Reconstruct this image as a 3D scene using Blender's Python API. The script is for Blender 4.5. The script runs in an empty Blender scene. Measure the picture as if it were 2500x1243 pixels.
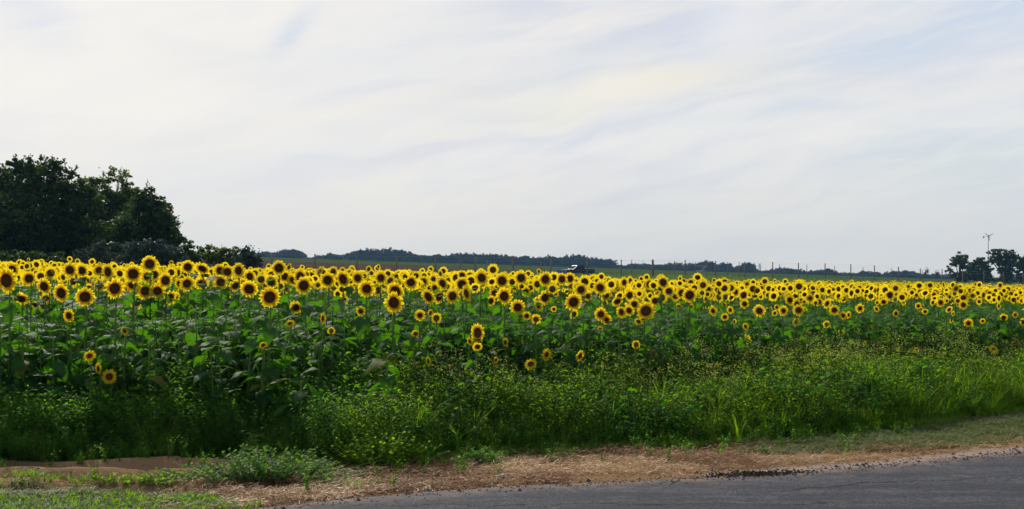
import bpy, math, random
import numpy as np
from math import pi, sin, cos, radians

# ------------------------------------------------------------------ camera, world, sun, exposure
sc = bpy.context.scene
col = sc.collection
F, CX, HY, EYE = 3200.0, 1250.0, 672.0, 1.75      # focal length and horizon of the photograph (2500 px wide), eye height
cam_d = bpy.data.cameras.new('camera'); cam = bpy.data.objects.new('camera', cam_d); col.objects.link(cam)
cam.location = (0, 0, EYE); cam.rotation_euler = (radians(90), 0, 0)
cam_d.lens = 36 * F / 2500; cam_d.sensor_width = 36; cam_d.shift_y = (HY - 621.5) / 2500
cam_d.clip_start = .1; cam_d.clip_end = 6000
sc.camera = cam

SUN_AZ, SUN_EL = -26.0, 36.0                       # degrees: ahead and to the left of the camera
world = bpy.data.worlds.new('World'); sc.world = world; world.use_nodes = True
wn, wl = world.node_tree.nodes, world.node_tree.links
wn.clear()

class NT:                                          # small node-graph helper
    def __init__(s, nt): s.nt = nt; s.n = nt.nodes; s.l = nt.links
    def put(s, sock, v):
        if isinstance(v, bpy.types.NodeSocket): s.l.new(v, sock)
        else:
            try: sock.default_value = v
            except Exception: sock.default_value = (v, v, v, 1) if sock.type == 'RGBA' else (v, v, v)
    def node(s, t, **k):
        n = s.n.new(t)
        for a, b in k.items(): setattr(n, a, b)
        return n
    def math(s, op, a, b=0.0, c=0.0):
        n = s.node('ShaderNodeMath', operation=op); s.put(n.inputs[0], a); s.put(n.inputs[1], b); s.put(n.inputs[2], c); return n.outputs[0]
    def vmath(s, op, a, b=(0, 0, 0)):
        n = s.node('ShaderNodeVectorMath', operation=op); s.put(n.inputs[0], a); s.put(n.inputs[1], b)
        return n.outputs['Value'] if op in ('DOT_PRODUCT', 'LENGTH', 'DISTANCE') else n.outputs[0]
    def mix(s, f, a, b, blend='MIX'):
        n = s.node('ShaderNodeMix', data_type='RGBA', blend_type=blend)
        s.put(n.inputs[0], f); s.put(n.inputs[6], a); s.put(n.inputs[7], b); return n.outputs[2]
    def noise(s, vec, scale, detail=4, rough=.55, dist=0.0):
        n = s.node('ShaderNodeTexNoise'); s.put(n.inputs['Vector'], vec); n.inputs['Scale'].default_value = scale
        n.inputs['Detail'].default_value = detail; n.inputs['Roughness'].default_value = rough; n.inputs['Distortion'].default_value = dist
        return n.outputs[0]
    def sstep(s, x, a, b):
        n = s.node('ShaderNodeMapRange', interpolation_type='SMOOTHSTEP'); s.put(n.inputs[0], x)
        n.inputs[1].default_value = a; n.inputs[2].default_value = b; return n.outputs[0]
    def comb(s, x, y, z):
        n = s.node('ShaderNodeCombineXYZ'); s.put(n.inputs[0], x); s.put(n.inputs[1], y); s.put(n.inputs[2], z); return n.outputs[0]

def lin(r, g, b):
    f = lambda c: (c / 255 / 12.92) if c / 255 <= .04045 else ((c / 255 + .055) / 1.055) ** 2.4
    return (f(r), f(g), f(b), 1)

w = NT(world.node_tree)
tc = w.node('ShaderNodeTexCoord').outputs['Generated']
sep = w.node('ShaderNodeSeparateXYZ'); w.put(sep.inputs[0], tc)
dx, dy, dz = sep.outputs
sky = w.node('ShaderNodeTexSky', sky_type='NISHITA', sun_disc=False, sun_elevation=radians(SUN_EL), sun_rotation=radians(SUN_AZ))
# clouds: direction (azimuth, elevation) in degrees, warped a little
az = w.math('MULTIPLY', w.math('ARCTAN2', dx, dy), 57.3)
el = w.math('MULTIPLY', w.math('ARCSINE', dz), 57.3)
wob = w.math('MULTIPLY', w.math('SUBTRACT', w.noise(w.comb(w.math('MULTIPLY', az, .10), w.math('MULTIPLY', el, .22), 0), 1.0, 2), .5), 2.6)
def streak(tilt, sa, se, seed, detail=5):           # long soft streaks, tilted
    a = w.math('ADD', w.math('MULTIPLY', az, cos(radians(tilt))), w.math('MULTIPLY', el, sin(radians(tilt))))
    e = w.math('SUBTRACT', w.math('MULTIPLY', el, cos(radians(tilt))), w.math('MULTIPLY', az, sin(radians(tilt))))
    e = w.math('ADD', e, wob)
    return w.noise(w.comb(w.math('MULTIPLY', a, sa), w.math('MULTIPLY', e, se), seed), 1.0, detail, .5, .3)
def blob(a0, e0, ra, re, tilt=0):                    # one cloud or gap of its own, soft at the rim
    u = w.math('SUBTRACT', az, a0); v = w.math('ADD', w.math('SUBTRACT', el, e0), w.math('MULTIPLY', wob, .45))
    t = radians(tilt)
    p = w.math('DIVIDE', w.math('ADD', w.math('MULTIPLY', u, cos(t)), w.math('MULTIPLY', v, sin(t))), ra)
    q = w.math('DIVIDE', w.math('SUBTRACT', w.math('MULTIPLY', v, cos(t)), w.math('MULTIPLY', u, sin(t))), re)
    d = w.math('ADD', w.math('MULTIPLY', p, p), w.math('MULTIPLY', q, q))
    return w.math('POWER', 2.718, w.math('MULTIPLY', d, -1.0))
s1 = streak(14, .05, .33, 3.1); s2 = streak(8, .10, .75, 7.7, 6); s3 = streak(30, .06, .22, 12.4)
c = w.mix(w.sstep(s1, .40, .60), lin(217, 219, 229), lin(241, 237, 233))
c = w.mix(w.math('MULTIPLY', w.sstep(s3, .44, .66), .6), c, lin(210, 218, 233))
def add(cc, m, colr, k): return w.mix(w.math('MULTIPLY', m, k), cc, colr)
c = add(c, w.sstep(az, 2, 24), lin(218, 224, 236), .55)                    # bluer to the right
c = add(c, blob(-17, 9, 9, 6), lin(248, 244, 236), .8)                    # bright cloud up left
c = add(c, blob(-4, 11.5, 4, 1.6, 20), lin(243, 240, 235), .6)
c = add(c, blob(-7.5, 7.0, 5.5, .55, 13), lin(246, 240, 226), .85)
c = add(c, blob(5.5, 8.2, 6.5, .8, 6), lin(245, 238, 220), .95)
c = add(c, blob(2.3, 7.1, 1.8, .6, 25), lin(238, 234, 216), .7)
c = add(c, blob(-3.5, 6.2, 6, .35, 4), lin(236, 233, 222), .6)
c = add(c, blob(14, 8.0, 6, .6, -2), lin(232, 230, 228), .6)
c = add(c, blob(10, 11.2, 2.2, 1.4, 40), lin(238, 237, 240), .7)
c = add(c, blob(-9.6, 10.3, 1.5, .55, 50), lin(196, 210, 230), .8)        # blue gaps
c = add(c, blob(-20, 10.4, 1.8, 1.1, -30), lin(211, 218, 232), .8)
c = add(c, blob(-10, 8.3, 5, .8, -12), lin(217, 220, 230), .65)
c = add(c, blob(-5.5, 9.2, 3, .6, 25), lin(219, 222, 232), .5)
c = add(c, blob(-12, 5.6, 6, .7, 3), lin(222, 223, 228), .5)
c = add(c, blob(10.5, 6.8, 3.6, .35, 4), lin(203, 216, 230), .75)
c = add(c, blob(16.5, 9.6, 5, .7, 9), lin(206, 219, 234), .6)
c = add(c, blob(22, 10.7, 3, .6, 6), lin(196, 214, 236), .6)
c = add(c, blob(3, 9.0, 2.0, .7, 30), lin(206, 219, 232), .55)
c = add(c, blob(19, 4.6, 5, 1.6), lin(209, 222, 224), .6)
s4 = streak(16, .22, 1.5, 21.3, 8); s5 = streak(-4, .16, 1.1, 33.9, 7)
c = w.mix(w.math('MULTIPLY', w.sstep(s2, .42, .62), .45), c, lin(243, 240, 233))
c = w.mix(w.math('MULTIPLY', w.sstep(s4, .46, .70), .22), c, lin(250, 245, 238))
c = w.mix(w.math('MULTIPLY', w.sstep(s5, .50, .72), .16), c, lin(212, 220, 231))
c = w.mix(w.math('MULTIPLY', w.sstep(el, 6.5, 0.0), .75), c, lin(217, 217, 214))   # grey towards the horizon
# thin bright veil round the hidden sun, outside the picture
sd = (sin(radians(SUN_AZ)) * cos(radians(SUN_EL)), cos(radians(SUN_AZ)) * cos(radians(SUN_EL)), sin(radians(SUN_EL)))
glow = w.math('POWER', w.math('MAXIMUM', w.vmath('DOT_PRODUCT', tc, sd), 0.0), 40)
c = w.mix(w.math('MULTIPLY', w.sstep(az, 8, -16), .18), c, lin(246, 240, 234))
c = w.mix(glow, c, (2.2, 2.1, 1.9, 1))
c = w.mix(w.math('MULTIPLY', w.sstep(dy, .35, -.4), .80), c, lin(98, 118, 150))   # darker blue sky behind the camera
cl10 = w.mix(1.0, c, (10, 10, 10, 1), 'MULTIPLY')
full = w.mix(.94, sky.outputs[0], cl10)
bg = w.node('ShaderNodeBackground'); w.put(bg.inputs[0], full); bg.inputs[1].default_value = .1
wo = w.node('ShaderNodeOutputWorld'); w.l.new(bg.outputs[0], wo.inputs[0])

sl = bpy.data.lights.new('sun', 'SUN'); sun = bpy.data.objects.new('sun', sl); col.objects.link(sun)
sl.energy = 4.2; sl.angle = radians(1.5); sl.color = (1, .93, .8)
sun.rotation_euler = (radians(90 - SUN_EL), 0, radians(180 - SUN_AZ)); sun.location = (-20, 40, 40)

sc.view_settings.view_transform = 'Standard'; sc.view_settings.look = 'None'
sc.view_settings.exposure = 0.0; sc.view_settings.gamma = 1
sc.cycles.max_bounces = 6; sc.cycles.diffuse_bounces = 2; sc.cycles.glossy_bounces = 2
sc.cycles.transmission_bounces = 4; sc.cycles.transparent_max_bounces = 4; sc.cycles.volume_bounces = 0
sc.cycles.use_denoising = True
try: sc.cycles.denoiser = 'OPENIMAGEDENOISE'
except Exception: pass

# ------------------------------------------------------------------ helpers
rng = np.random.default_rng(7); random.seed(7)

def tag(o, label=None, cat=None, group=None, kind=None):
    for k, v in (('label', label), ('category', cat), ('group', group), ('kind', kind)):
        if v: o[k] = v
    return o

def rot(rx=0, ry=0, rz=0):                          # arrays or numbers -> (...,3,3), order X then Y then Z
    rx, ry, rz = np.broadcast_arrays(*[np.asarray(a, float) for a in (rx, ry, rz)])
    cx_, sx, cy, sy, cz, sz = np.cos(rx), np.sin(rx), np.cos(ry), np.sin(ry), np.cos(rz), np.sin(rz)
    M = np.empty(rx.shape + (3, 3))
    M[..., 0, 0] = cz * cy; M[..., 0, 1] = cz * sy * sx - sz * cx_; M[..., 0, 2] = cz * sy * cx_ + sz * sx
    M[..., 1, 0] = sz * cy; M[..., 1, 1] = sz * sy * sx + cz * cx_; M[..., 1, 2] = sz * sy * cx_ - cz * sx
    M[..., 2, 0] = -sy; M[..., 2, 1] = cy * sx; M[..., 2, 2] = cy * cx_
    return M

class G:                                            # geometry bag: vertices, faces by size with material, tint per vertex
    def __init__(s): s.v = []; s.t = []; s.f = []; s.n = 0
    def add(s, v, faces, mat=0, tint=None):
        v = np.asarray(v, float).reshape(-1, 3); off = s.n
        s.v.append(v); s.t.append(np.full(len(v), .5) if tint is None else np.broadcast_to(np.asarray(tint, float), (len(v),)).copy())
        for k in (3, 4):
            q = [f for f in faces if len(f) == k] if not isinstance(faces, np.ndarray) else (faces if faces.shape[1] == k else [])
            if len(q): s.f.append((np.asarray(q, int) + off, mat))
        s.n += len(v)
    def pack(s):
        s.v = [np.concatenate(s.v)]; s.t = [np.concatenate(s.t)]
        d = {}
        for f, m in s.f: d.setdefault((f.shape[1], m), []).append(f)
        s.f = [(np.concatenate(x), m) for (k, m), x in d.items()]
        return s
    def merge(s, o, R=None, loc=(0, 0, 0), sc_=1.0):   # one copy of o
        o.pack(); v = o.v[0] * sc_
        if R is not None: v = v @ R.T
        s.v.append(v + np.asarray(loc)); s.t.append(o.t[0])
        for f, m in o.f: s.f.append((f + s.n, m))
        s.n += len(v)
    def scatter(s, o, R, loc, sc_):                 # N copies of o
        o.pack(); N = len(loc)
        if N == 0: return
        sc_ = np.asarray(sc_, float); sc_ = np.broadcast_to(sc_[:, None] if sc_.ndim == 1 else sc_, (N, 3))
        v = np.einsum('nij,nkj->nki', R, o.v[0][None] * sc_[:, None, :]) + np.asarray(loc)[:, None, :]
        k = v.shape[1]
        s.v.append(v.reshape(-1, 3)); s.t.append(np.tile(o.t[0], N))
        offs = (np.arange(N) * k + s.n)[:, None, None]
        for f, m in o.f: s.f.append(((f[None] + offs).reshape(-1, f.shape[1]), m))
        s.n += N * k
    def mesh(s, name, mats, smooth=True):
        s.pack(); me = bpy.data.meshes.new(name); v = s.v[0]
        me.vertices.add(len(v)); me.vertices.foreach_set('co', v.astype(np.float32).ravel())
        nl = sum(f.size for f, m in s.f); nf = sum(len(f) for f, m in s.f)
        me.loops.add(nl); me.polygons.add(nf)
        me.loops.foreach_set('vertex_index', np.concatenate([f.ravel() for f, m in s.f]).astype(np.int32))
        tot = np.concatenate([np.full(len(f), f.shape[1]) for f, m in s.f])
        me.polygons.foreach_set('loop_start', (np.cumsum(tot) - tot).astype(np.int32))
        me.polygons.foreach_set('material_index', np.concatenate([np.full(len(f), m) for f, m in s.f]).astype(np.int32))
        me.polygons.foreach_set('use_smooth', np.full(nf, smooth))
        at = me.attributes.new('tint', 'FLOAT', 'POINT'); at.data.foreach_set('value', s.t[0].astype(np.float32))
        for m in mats: me.materials.append(m)
        me.update(calc_edges=True)
        return me

def link(name, me, parent=None, loc=(0, 0, 0)):
    o = bpy.data.objects.new(name, me); col.objects.link(o); o.location = loc
    if parent: o.parent = parent
    return o

def tube(pts, rad, n=6, cap=False):                 # tapered tube along points
    pts = np.asarray(pts, float); rad = np.broadcast_to(np.asarray(rad, float), (len(pts),)); g = G(); vs = []
    for i, p in enumerate(pts):
        d = pts[min(i + 1, len(pts) - 1)] - pts[max(i - 1, 0)]; d = d / (np.linalg.norm(d) + 1e-9)
        a = np.cross(d, (0, 1, 0) if abs(d[1]) < .9 else (1, 0, 0)); a /= np.linalg.norm(a); b = np.cross(d, a)
        for k in range(n): vs.append(p + rad[i] * (cos(2 * pi * k / n) * a + sin(2 * pi * k / n) * b))
    fs = [(i * n + k, i * n + (k + 1) % n, (i + 1) * n + (k + 1) % n, (i + 1) * n + k) for i in range(len(pts) - 1) for k in range(n)]
    if cap: vs.append(pts[-1]); c_ = len(vs) - 1; b0 = (len(pts) - 1) * n; fs += [(b0 + k, b0 + (k + 1) % n, c_) for k in range(n)]
    g.add(vs, fs); return g

def setmat(g, m):
    g.pack(); g.f = [(f, m) for f, _ in g.f]; return g

def box(g, x0, x1, y0, y1, z0, z1, mat=0):
    g.add([(x, y, z) for z in (z0, z1) for y in (y0, y1) for x in (x0, x1)],
          [(0, 2, 3, 1), (4, 5, 7, 6), (0, 1, 5, 4), (2, 6, 7, 3), (0, 4, 6, 2), (1, 3, 7, 5)], mat)

def vnoise(x, y, seed=0):                           # smooth value noise, vectorised
    x = np.asarray(x, float); y = np.asarray(y, float)
    xi, yi = np.floor(x), np.floor(y); fx, fy = x - xi, y - yi; fx = fx * fx * (3 - 2 * fx); fy = fy * fy * (3 - 2 * fy)
    h = lambda a, b: np.modf(np.abs(np.sin(a * 127.1 + b * 311.7 + seed * 74.7) * 43758.5453))[0]
    return (h(xi, yi) * (1 - fx) + h(xi + 1, yi) * fx) * (1 - fy) + (h(xi, yi + 1) * (1 - fx) + h(xi + 1, yi + 1) * fx) * fy
def fbm(x, y, seed=0, o=4):
    return sum(vnoise(x * 2 ** i, y * 2 ** i, seed + i) * .5 ** (i + 1) for i in range(o))
def sst(x, a, b): t = np.clip((np.asarray(x, float) - a) / (b - a), 0, 1); return t * t * (3 - 2 * t)

def terrain(X, Y):
    X = np.asarray(X, float); Y = np.asarray(Y, float)
    return sst(Y, 10, 60) * (-.032 * np.clip(X, -300, 300)) + .0137 * (np.clip(Y, 60, 420) - 60)
def gnd(px, py): Y = EYE * F / (py - HY); return ((px - CX) / F * Y, Y)
def at(px, py, Y): return ((px - CX) / F * Y, Y, EYE - (py - HY) / F * Y)

# ------------------------------------------------------------------ materials
def material(name, fn):
    m = bpy.data.materials.new(name); m.use_nodes = True; m.node_tree.nodes.clear()
    t = NT(m.node_tree); sh, disp = fn(t); o = t.node('ShaderNodeOutputMaterial'); t.l.new(sh, o.inputs[0])
    return m
def principled(t, c, rough=.6, spec=.4, metal=0.0, normal=None):
    p = t.node('ShaderNodeBsdfPrincipled'); t.put(p.inputs['Base Color'], c); t.put(p.inputs['Roughness'], rough)
    p.inputs['Specular IOR Level'].default_value = spec; p.inputs['Metallic'].default_value = metal
    if normal is not None: t.l.new(normal, p.inputs['Normal'])
    return p.outputs[0]
def bump(t, h, strength=.5, dist=.01):
    b = t.node('ShaderNodeBump'); t.put(b.inputs['Height'], h); b.inputs['Strength'].default_value = strength; b.inputs['Distance'].default_value = dist
    return b.outputs[0]
def foliage(name, dark, light, trans, tw=.35, rough=.45, spec=.4, noise_scale=6.0, rib=None):
    def fn(t):
        rnd = t.node('ShaderNodeNewGeometry').outputs['Random Per Island']
        tint = t.node('ShaderNodeAttribute', attribute_name='tint').outputs['Fac']
        pos = t.node('ShaderNodeTexCoord').outputs['Object']
        nz = t.noise(pos, noise_scale, 2)
        f = t.math('ADD', t.math('MULTIPLY', rnd, .7), t.math('MULTIPLY', nz, .4))
        c_ = t.mix(f, dark, light); n9 = t.noise(pos, .55, 3); c_ = t.mix(t.math('MULTIPLY', t.sstep(n9, .4, .65), .4), c_, tuple(v_ * 1.6 for v_ in light[:3]) + (1,))
        tr = t.mix(rnd, tuple(x * .75 for x in trans[:3]) + (1,), trans)
        if rib: c_ = t.mix(t.sstep(rnd, .975, .985), c_, (.12, .12, .02, 1))
        if rib: c_ = t.mix(t.math('MULTIPLY', tint, .5), c_, rib)
        b = principled(t, c_, rough, spec)
        tl = t.node('ShaderNodeBsdfTranslucent'); t.put(tl.inputs[0], tr)
        mx = t.node('ShaderNodeMixShader'); mx.inputs[0].default_value = tw
        t.l.new(b, mx.inputs[1]); t.l.new(tl.outputs[0], mx.inputs[2]); return mx.outputs[0], None
    return material(name, fn)
def plain(name, c, rough=.6, spec=.4, metal=0.0, var=.25, scale=4.0, bs=0.0):
    def fn(t):
        pos = t.node('ShaderNodeTexCoord').outputs['Object']
        nz = t.noise(pos, scale, 4)
        c2 = t.mix(nz, tuple(x * (1 - var) for x in c[:3]) + (1,), tuple(min(1, x * (1 + var)) for x in c[:3]) + (1,))
        return principled(t, c2, rough, spec, metal, bump(t, nz, bs) if bs else None), None
    return material(name, fn)

M_leaf = foliage('sunflower_leaf', (.018, .062, .024, 1), (.038, .100, .024, 1), (.12, .38, .006, 1), .38, .55, .03, 6, (.06, .13, .035, 1))
M_stem = foliage('green_stem', (.10, .20, .035, 1), (.17, .28, .06, 1), (.3, .55, .04, 1), .25, .5, .3)
M_wstem = foliage('weed_stem', (.03, .09, .012, 1), (.06, .14, .02, 1), (.15, .4, .01, 1), .25, .6, .1)
M_sepal = foliage('sepal_green', (.03, .08, .02, 1), (.05, .12, .03, 1), (.12, .3, .02, 1), .2)
def petal_fn(t):
    tint = t.node('ShaderNodeAttribute', attribute_name='tint').outputs['Fac']
    rnd = t.node('ShaderNodeNewGeometry').outputs['Random Per Island']
    c_ = t.mix(t.sstep(tint, -.15, .35), (.80, .36, .003, 1), (.94, .77, .014, 1))
    c_ = t.mix(t.math('MULTIPLY', rnd, .35), c_, (.88, .55, .004, 1))
    b = principled(t, c_, .55, .25)
    tl = t.node('ShaderNodeBsdfTranslucent'); t.put(tl.inputs[0], c_)
    mx = t.node('ShaderNodeMixShader'); mx.inputs[0].default_value = .62
    t.l.new(b, mx.inputs[1]); t.l.new(tl.outputs[0], mx.inputs[2]); return mx.outputs[0], None
M_petal = material('yellow_petal', petal_fn)
def disc_fn(t):
    tint = t.node('ShaderNodeAttribute', attribute_name='tint').outputs['Fac']
    pos = t.node('ShaderNodeTexCoord').outputs['Object']
    v = t.node('ShaderNodeTexVoronoi'); t.put(v.inputs['Vector'], pos); v.inputs['Scale'].default_value = 45
    nz = t.noise(pos, 30, 2)
    c_ = t.mix(t.sstep(tint, .25, .6), (.13, .085, .018, 1), (.15, .050, .010, 1))
    c_ = t.mix(t.sstep(tint, .80, 1.0), c_, (.32, .12, .012, 1))
    c_ = t.mix(t.math('MULTIPLY', t.sstep(nz, .55, .75), .5), c_, (.10, .05, .012, 1))
    return principled(t, c_, .85, .15, 0, bump(t, v.outputs['Distance'], .8, .02)), None
M_disc = material('seed_disc_brown', disc_fn)

M_tree = foliage('dark_tree_leaf', (.020, .050, .017, 1), (.042, .086, .022, 1), (.10, .20, .02, 1), .22, .6, .2, .6)
M_locust = foliage('pale_tree_leaf', (.030, .060, .020, 1), (.055, .095, .028, 1), (.22, .34, .04, 1), .32, .6, .2, .6)
M_olive = foliage('silvery_shrub_leaf', (.050, .080, .060, 1), (.085, .125, .095, 1), (.08, .14, .06, 1), .15, .6, .25, .6)
M_far = foliage('far_tree_leaf', (.008, .024, .022, 1), (.018, .042, .034, 1), (.03, .07, .03, 1), .12, .8, .1, .05)
M_bark = plain('bark', (.055, .042, .032, 1), .9, .1, 0, .4, 6, .5)
M_weed = foliage('weed_leaf', (.050, .115, .008, 1), (.115, .20, .014, 1), (.40, .72, .006, 1), .48, .6, .06, 3)
M_broad = foliage('broad_weed_leaf', (.020, .075, .012, 1), (.045, .13, .016, 1), (.16, .50, .006, 1), .40, .6, .08, 3)
M_dead = foliage('dead_stalk', (.12, .075, .035, 1), (.24, .17, .08, 1), (.2, .15, .05, 1), .15, .8, .05)
M_wdark = foliage('weed_leaf_dark', (.030, .088, .014, 1), (.062, .140, .020, 1), (.26, .62, .008, 1), .45, .6, .05, 3)
M_mug = foliage('lobed_weed_leaf', (.035, .095, .020, 1), (.08, .17, .040, 1), (.22, .50, .02, 1), .38, .6, .15, 3)
M_grass = foliage('grass_blade', (.04, .11, .010, 1), (.08, .18, .014, 1), (.36, .66, .008, 1), .45, .55, .1, 3)
M_mown = foliage('mown_grass', (.05, .085, .016, 1), (.105, .125, .035, 1), (.22, .30, .04, 1), .3, .6, .3, 3)
M_meadow = foliage('meadow_grass', (.065, .115, .028, 1), (.11, .17, .045, 1), (.20, .34, .04, 1), .35, .8, .1, .2)
M_bloom = foliage('pale_yellow_bloom', (.62, .68, .07, 1), (.85, .86, .30, 1), (.8, .85, .12, 1), .5, .6, .2)
M_straw = foliage('dry_straw', (.24, .135, .060, 1), (.56, .36, .18, 1), (.5, .32, .14, 1), .25, .5, .3, 3)
M_rusty = foliage('rust_brown_straw', (.17, .085, .035, 1), (.31, .175, .08, 1), (.25, .1, .04, 1), .2, .6, .2, 3)

# ------------------------------------------------------------------ ground
EDGE = np.array([gnd(*p) for p in ((600, 1243), (900, 1212), (1200, 1190), (1700, 1167), (1950, 1152), (2250, 1127), (2500, 1101))])
EDGE = np.vstack([EDGE[0] - (EDGE[1] - EDGE[0]) * 12, EDGE, EDGE[-1] + (30, 17), EDGE[-1] + (130, 70)])
VEG = np.array([gnd(*p) for p in ((-200, 1140), (0, 1152), (200, 1134), (430, 1128), (600, 1120), (850, 1150), (1000, 1152), (1080, 1125), (1250, 1112), (1500, 1100), (1900, 1078), (2100, 1056), (2300, 1035), (2500, 1008))])
VEG = np.vstack([(-40, VEG[0][1] - 4), VEG, VEG[-1] + (30, 15), VEG[-1] + (130, 64)])
def y_edge(X): return np.interp(X, EDGE[:, 0], EDGE[:, 1])
def y_veg(X): return np.interp(X, VEG[:, 0], VEG[:, 1]) + .55 * (fbm(np.asarray(X) * 1.1, np.asarray(X) * 0 + 3.3, 29, 3) - .44)
def y_front(u):                                     # where the sunflowers begin, by bearing
    return np.interp(u * F + CX, (0, 600, 1000, 1300, 1700, 2100, 2500), (12.9, 13.0, 13.6, 14.4, 15.6, 17.6, 19.5))
def y_end(u):
    return np.interp(u * F + CX, (0, 1250, 1700, 2100, 2500), (43, 46, 66, 100, 112))

def relief(X, Y):                                   # small bumps, ruts and banks near the road
    e = y_edge(X); n = Y - e
    r = .03 * (fbm(X * 1.6, Y * 1.6, 5) - .5) * sst(n, 0, .5) + .012 * (fbm(X * 7, Y * 7, 9) - .5) * sst(n, .0, .2)
    sand = sst(-X, 1.6, 2.4) * sst(Y, 10.3, 10.8) * (1 - sst(Y, 12.3, 12.8))
    ph = Y * 10.5 + 1.8 * fbm(X * .9, Y * .9, 2) * 4 - X * .9
    r = r + sand * (.06 * np.sin(ph) + .08 * (fbm(X * 2.5, Y * 4, 21) - .5))
    r = r + .07 * sst(Y - y_veg(X), -.15, .35) * (1 - sst(Y, 25, 40))
    r = np.where(n < 0, -.03 * sst(-n, 0, .15), r)
    return r * (1 - sst(Y, 30, 60))

xs = np.concatenate([-np.geomspace(9, 3000, 60)[::-1], np.arange(-8.95, 9, .065), np.geomspace(9.02, 3000, 60)])
ys = np.concatenate([np.linspace(-60, 8.4, 12), np.arange(8.6, 15, .06), np.geomspace(15.05, 4000, 150)])
XX, YY = np.meshgrid(xs, ys)
ZZ = terrain(XX, YY) + relief(XX, YY)
g = G(); nx, ny = len(xs), len(ys)
i0 = (np.arange(ny - 1)[:, None] * nx + np.arange(nx - 1)[None]).ravel()
g.add(np.stack([XX, YY, ZZ], -1).reshape(-1, 3), np.stack([i0, i0 + 1, i0 + nx + 1, i0 + nx], 1))
n_ = YY - y_edge(XX); nv = YY - y_veg(XX); jit = (fbm(XX * 2.2, YY * 2.2, 33) - .47)
straw = sst(-(nv + jit * .5), -.1, .15)
sandl = sst(-XX + jit, 2.0, 2.8) * sst(YY, 10.2, 10.7) * straw
sandr = sst(XX + jit * 2, .8, 2.4) * sst(-(n_ + jit * .35), -.42, -.22) * (YY < 30)
green = (1 - straw) * .45 + sst(XX + jit * 2, 3.0, 4.2) * sst(n_ + jit * .4, .55, .85) * straw * .75
green = np.where(YY > 30, sst(YY, 40, 60), green)
green = np.maximum(green, .8 * sst(-XX, 2.2, 3) * sst(-(YY + jit), -10.45, -10.15))
fieldx = XX / np.maximum(YY, 1)
brown = sst(YY + 25 * (fbm(XX * .03, YY * .03, 4) - .5), 150, 175) * (1 - sst(YY, 285, 300)) * (1 - sst(fieldx + .08 * (fbm(XX * .02, YY * .05, 8) - .5), -.09, .02))
me_g = g.mesh('ground', [])
ca = me_g.attributes.new('zone', 'FLOAT_COLOR', 'POINT')
ca.data.foreach_set('color', np.stack([np.clip(sandl + sandr, 0, 1), np.clip(green, 0, 1), brown, np.ones_like(brown)], -1).astype(np.float32).ravel())
ca = me_g.attributes.new('sandr', 'FLOAT', 'POINT'); ca.data.foreach_set('value', sandr.astype(np.float32).ravel())
def ground_fn(t):
    z = t.node('ShaderNodeAttribute', attribute_name='zone').outputs['Color']
    s = t.node('ShaderNodeSeparateColor'); t.l.new(z, s.inputs[0]); sand, gr, br = s.outputs
    sr = t.node('ShaderNodeAttribute', attribute_name='sandr').outputs['Fac']
    pos = t.node('ShaderNodeTexCoord').outputs['Object']
    n1 = t.noise(pos, 1.3, 5); n2 = t.noise(pos, 28, 4, .7); n3 = t.noise(pos, .02, 4); n4 = t.noise(pos, .25, 5, .65); n5 = t.noise(pos, 160, 2)
    soil = t.mix(n2, (.12, .072, .038, 1), (.28, .18, .10, 1)); soil = t.mix(t.math('MULTIPLY', t.sstep(n1, .4, .7), .5), soil, (.17, .085, .04, 1))
    sandc = t.mix(n1, (.19, .115, .060, 1), (.30, .195, .11, 1)); sandc = t.mix(t.math('MULTIPLY', t.sstep(n2, .5, .75), .7), sandc, (.12, .075, .045, 1))
    sandg = t.mix(n2, (.20, .155, .125, 1), (.34, .275, .225, 1)); sandg = t.mix(t.math('MULTIPLY', t.sstep(n5, .6, .7), .7), sandg, (.08, .07, .07, 1))
    sandc = t.mix(sr, sandc, sandg)
    gcol = t.mix(t.sstep(n4, .3, .7), (.030, .055, .012, 1), (.055, .085, .020, 1)); gcol = t.mix(t.math('MULTIPLY', t.sstep(n3, .45, .65), .4), gcol, (.070, .075, .028, 1))
    bcol = t.mix(t.sstep(n4, .35, .65), (.050, .030, .022, 1), (.085, .052, .034, 1)); bcol = t.mix(t.math('MULTIPLY', t.sstep(n3, .5, .7), .5), bcol, (.05, .06, .02, 1))
    c_ = t.mix(sand, soil, sandc); c_ = t.mix(gr, c_, gcol); c_ = t.mix(br, c_, bcol)
    return principled(t, c_, 1.0, 0.0, 0, bump(t, n2, .6, .02)), None
me_g.materials.append(material('ground', ground_fn))
tag(link('ground', me_g), kind='structure')

# road: a sheet with a ragged edge
xr = np.concatenate([np.linspace(-60, -3, 30), np.arange(-2.95, 7, .035), np.linspace(7.05, 110, 80)])
er = y_edge(xr) + .05 * (fbm(xr * 3, xr * 0, 3) - .5) * 2 + .05 * (fbm(xr * 14, xr * 0, 6) - .5)
g = G(); rows = np.array([0, .05, .2, .6, 1.5, 4, 9]); P = []
dirn = np.stack([-np.gradient(er, xr), np.ones_like(xr)], 1); dirn /= np.linalg.norm(dirn, axis=1)[:, None]
for k, r_ in enumerate(rows):
    P.append(np.stack([xr, er - r_ * 1.12, terrain(xr, er) * 0 + (-.012 if k == 0 else .008) + terrain(xr, er - r_)], 1))
P = np.concatenate(P); m_ = len(xr)
g.add(P, [(k * m_ + i, (k + 1) * m_ + i, (k + 1) * m_ + i + 1, k * m_ + i + 1) for k in range(len(rows) - 1) for i in range(m_ - 1)],
      tint=np.repeat(np.clip(rows / 1.5, 0, 1), m_))
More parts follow.
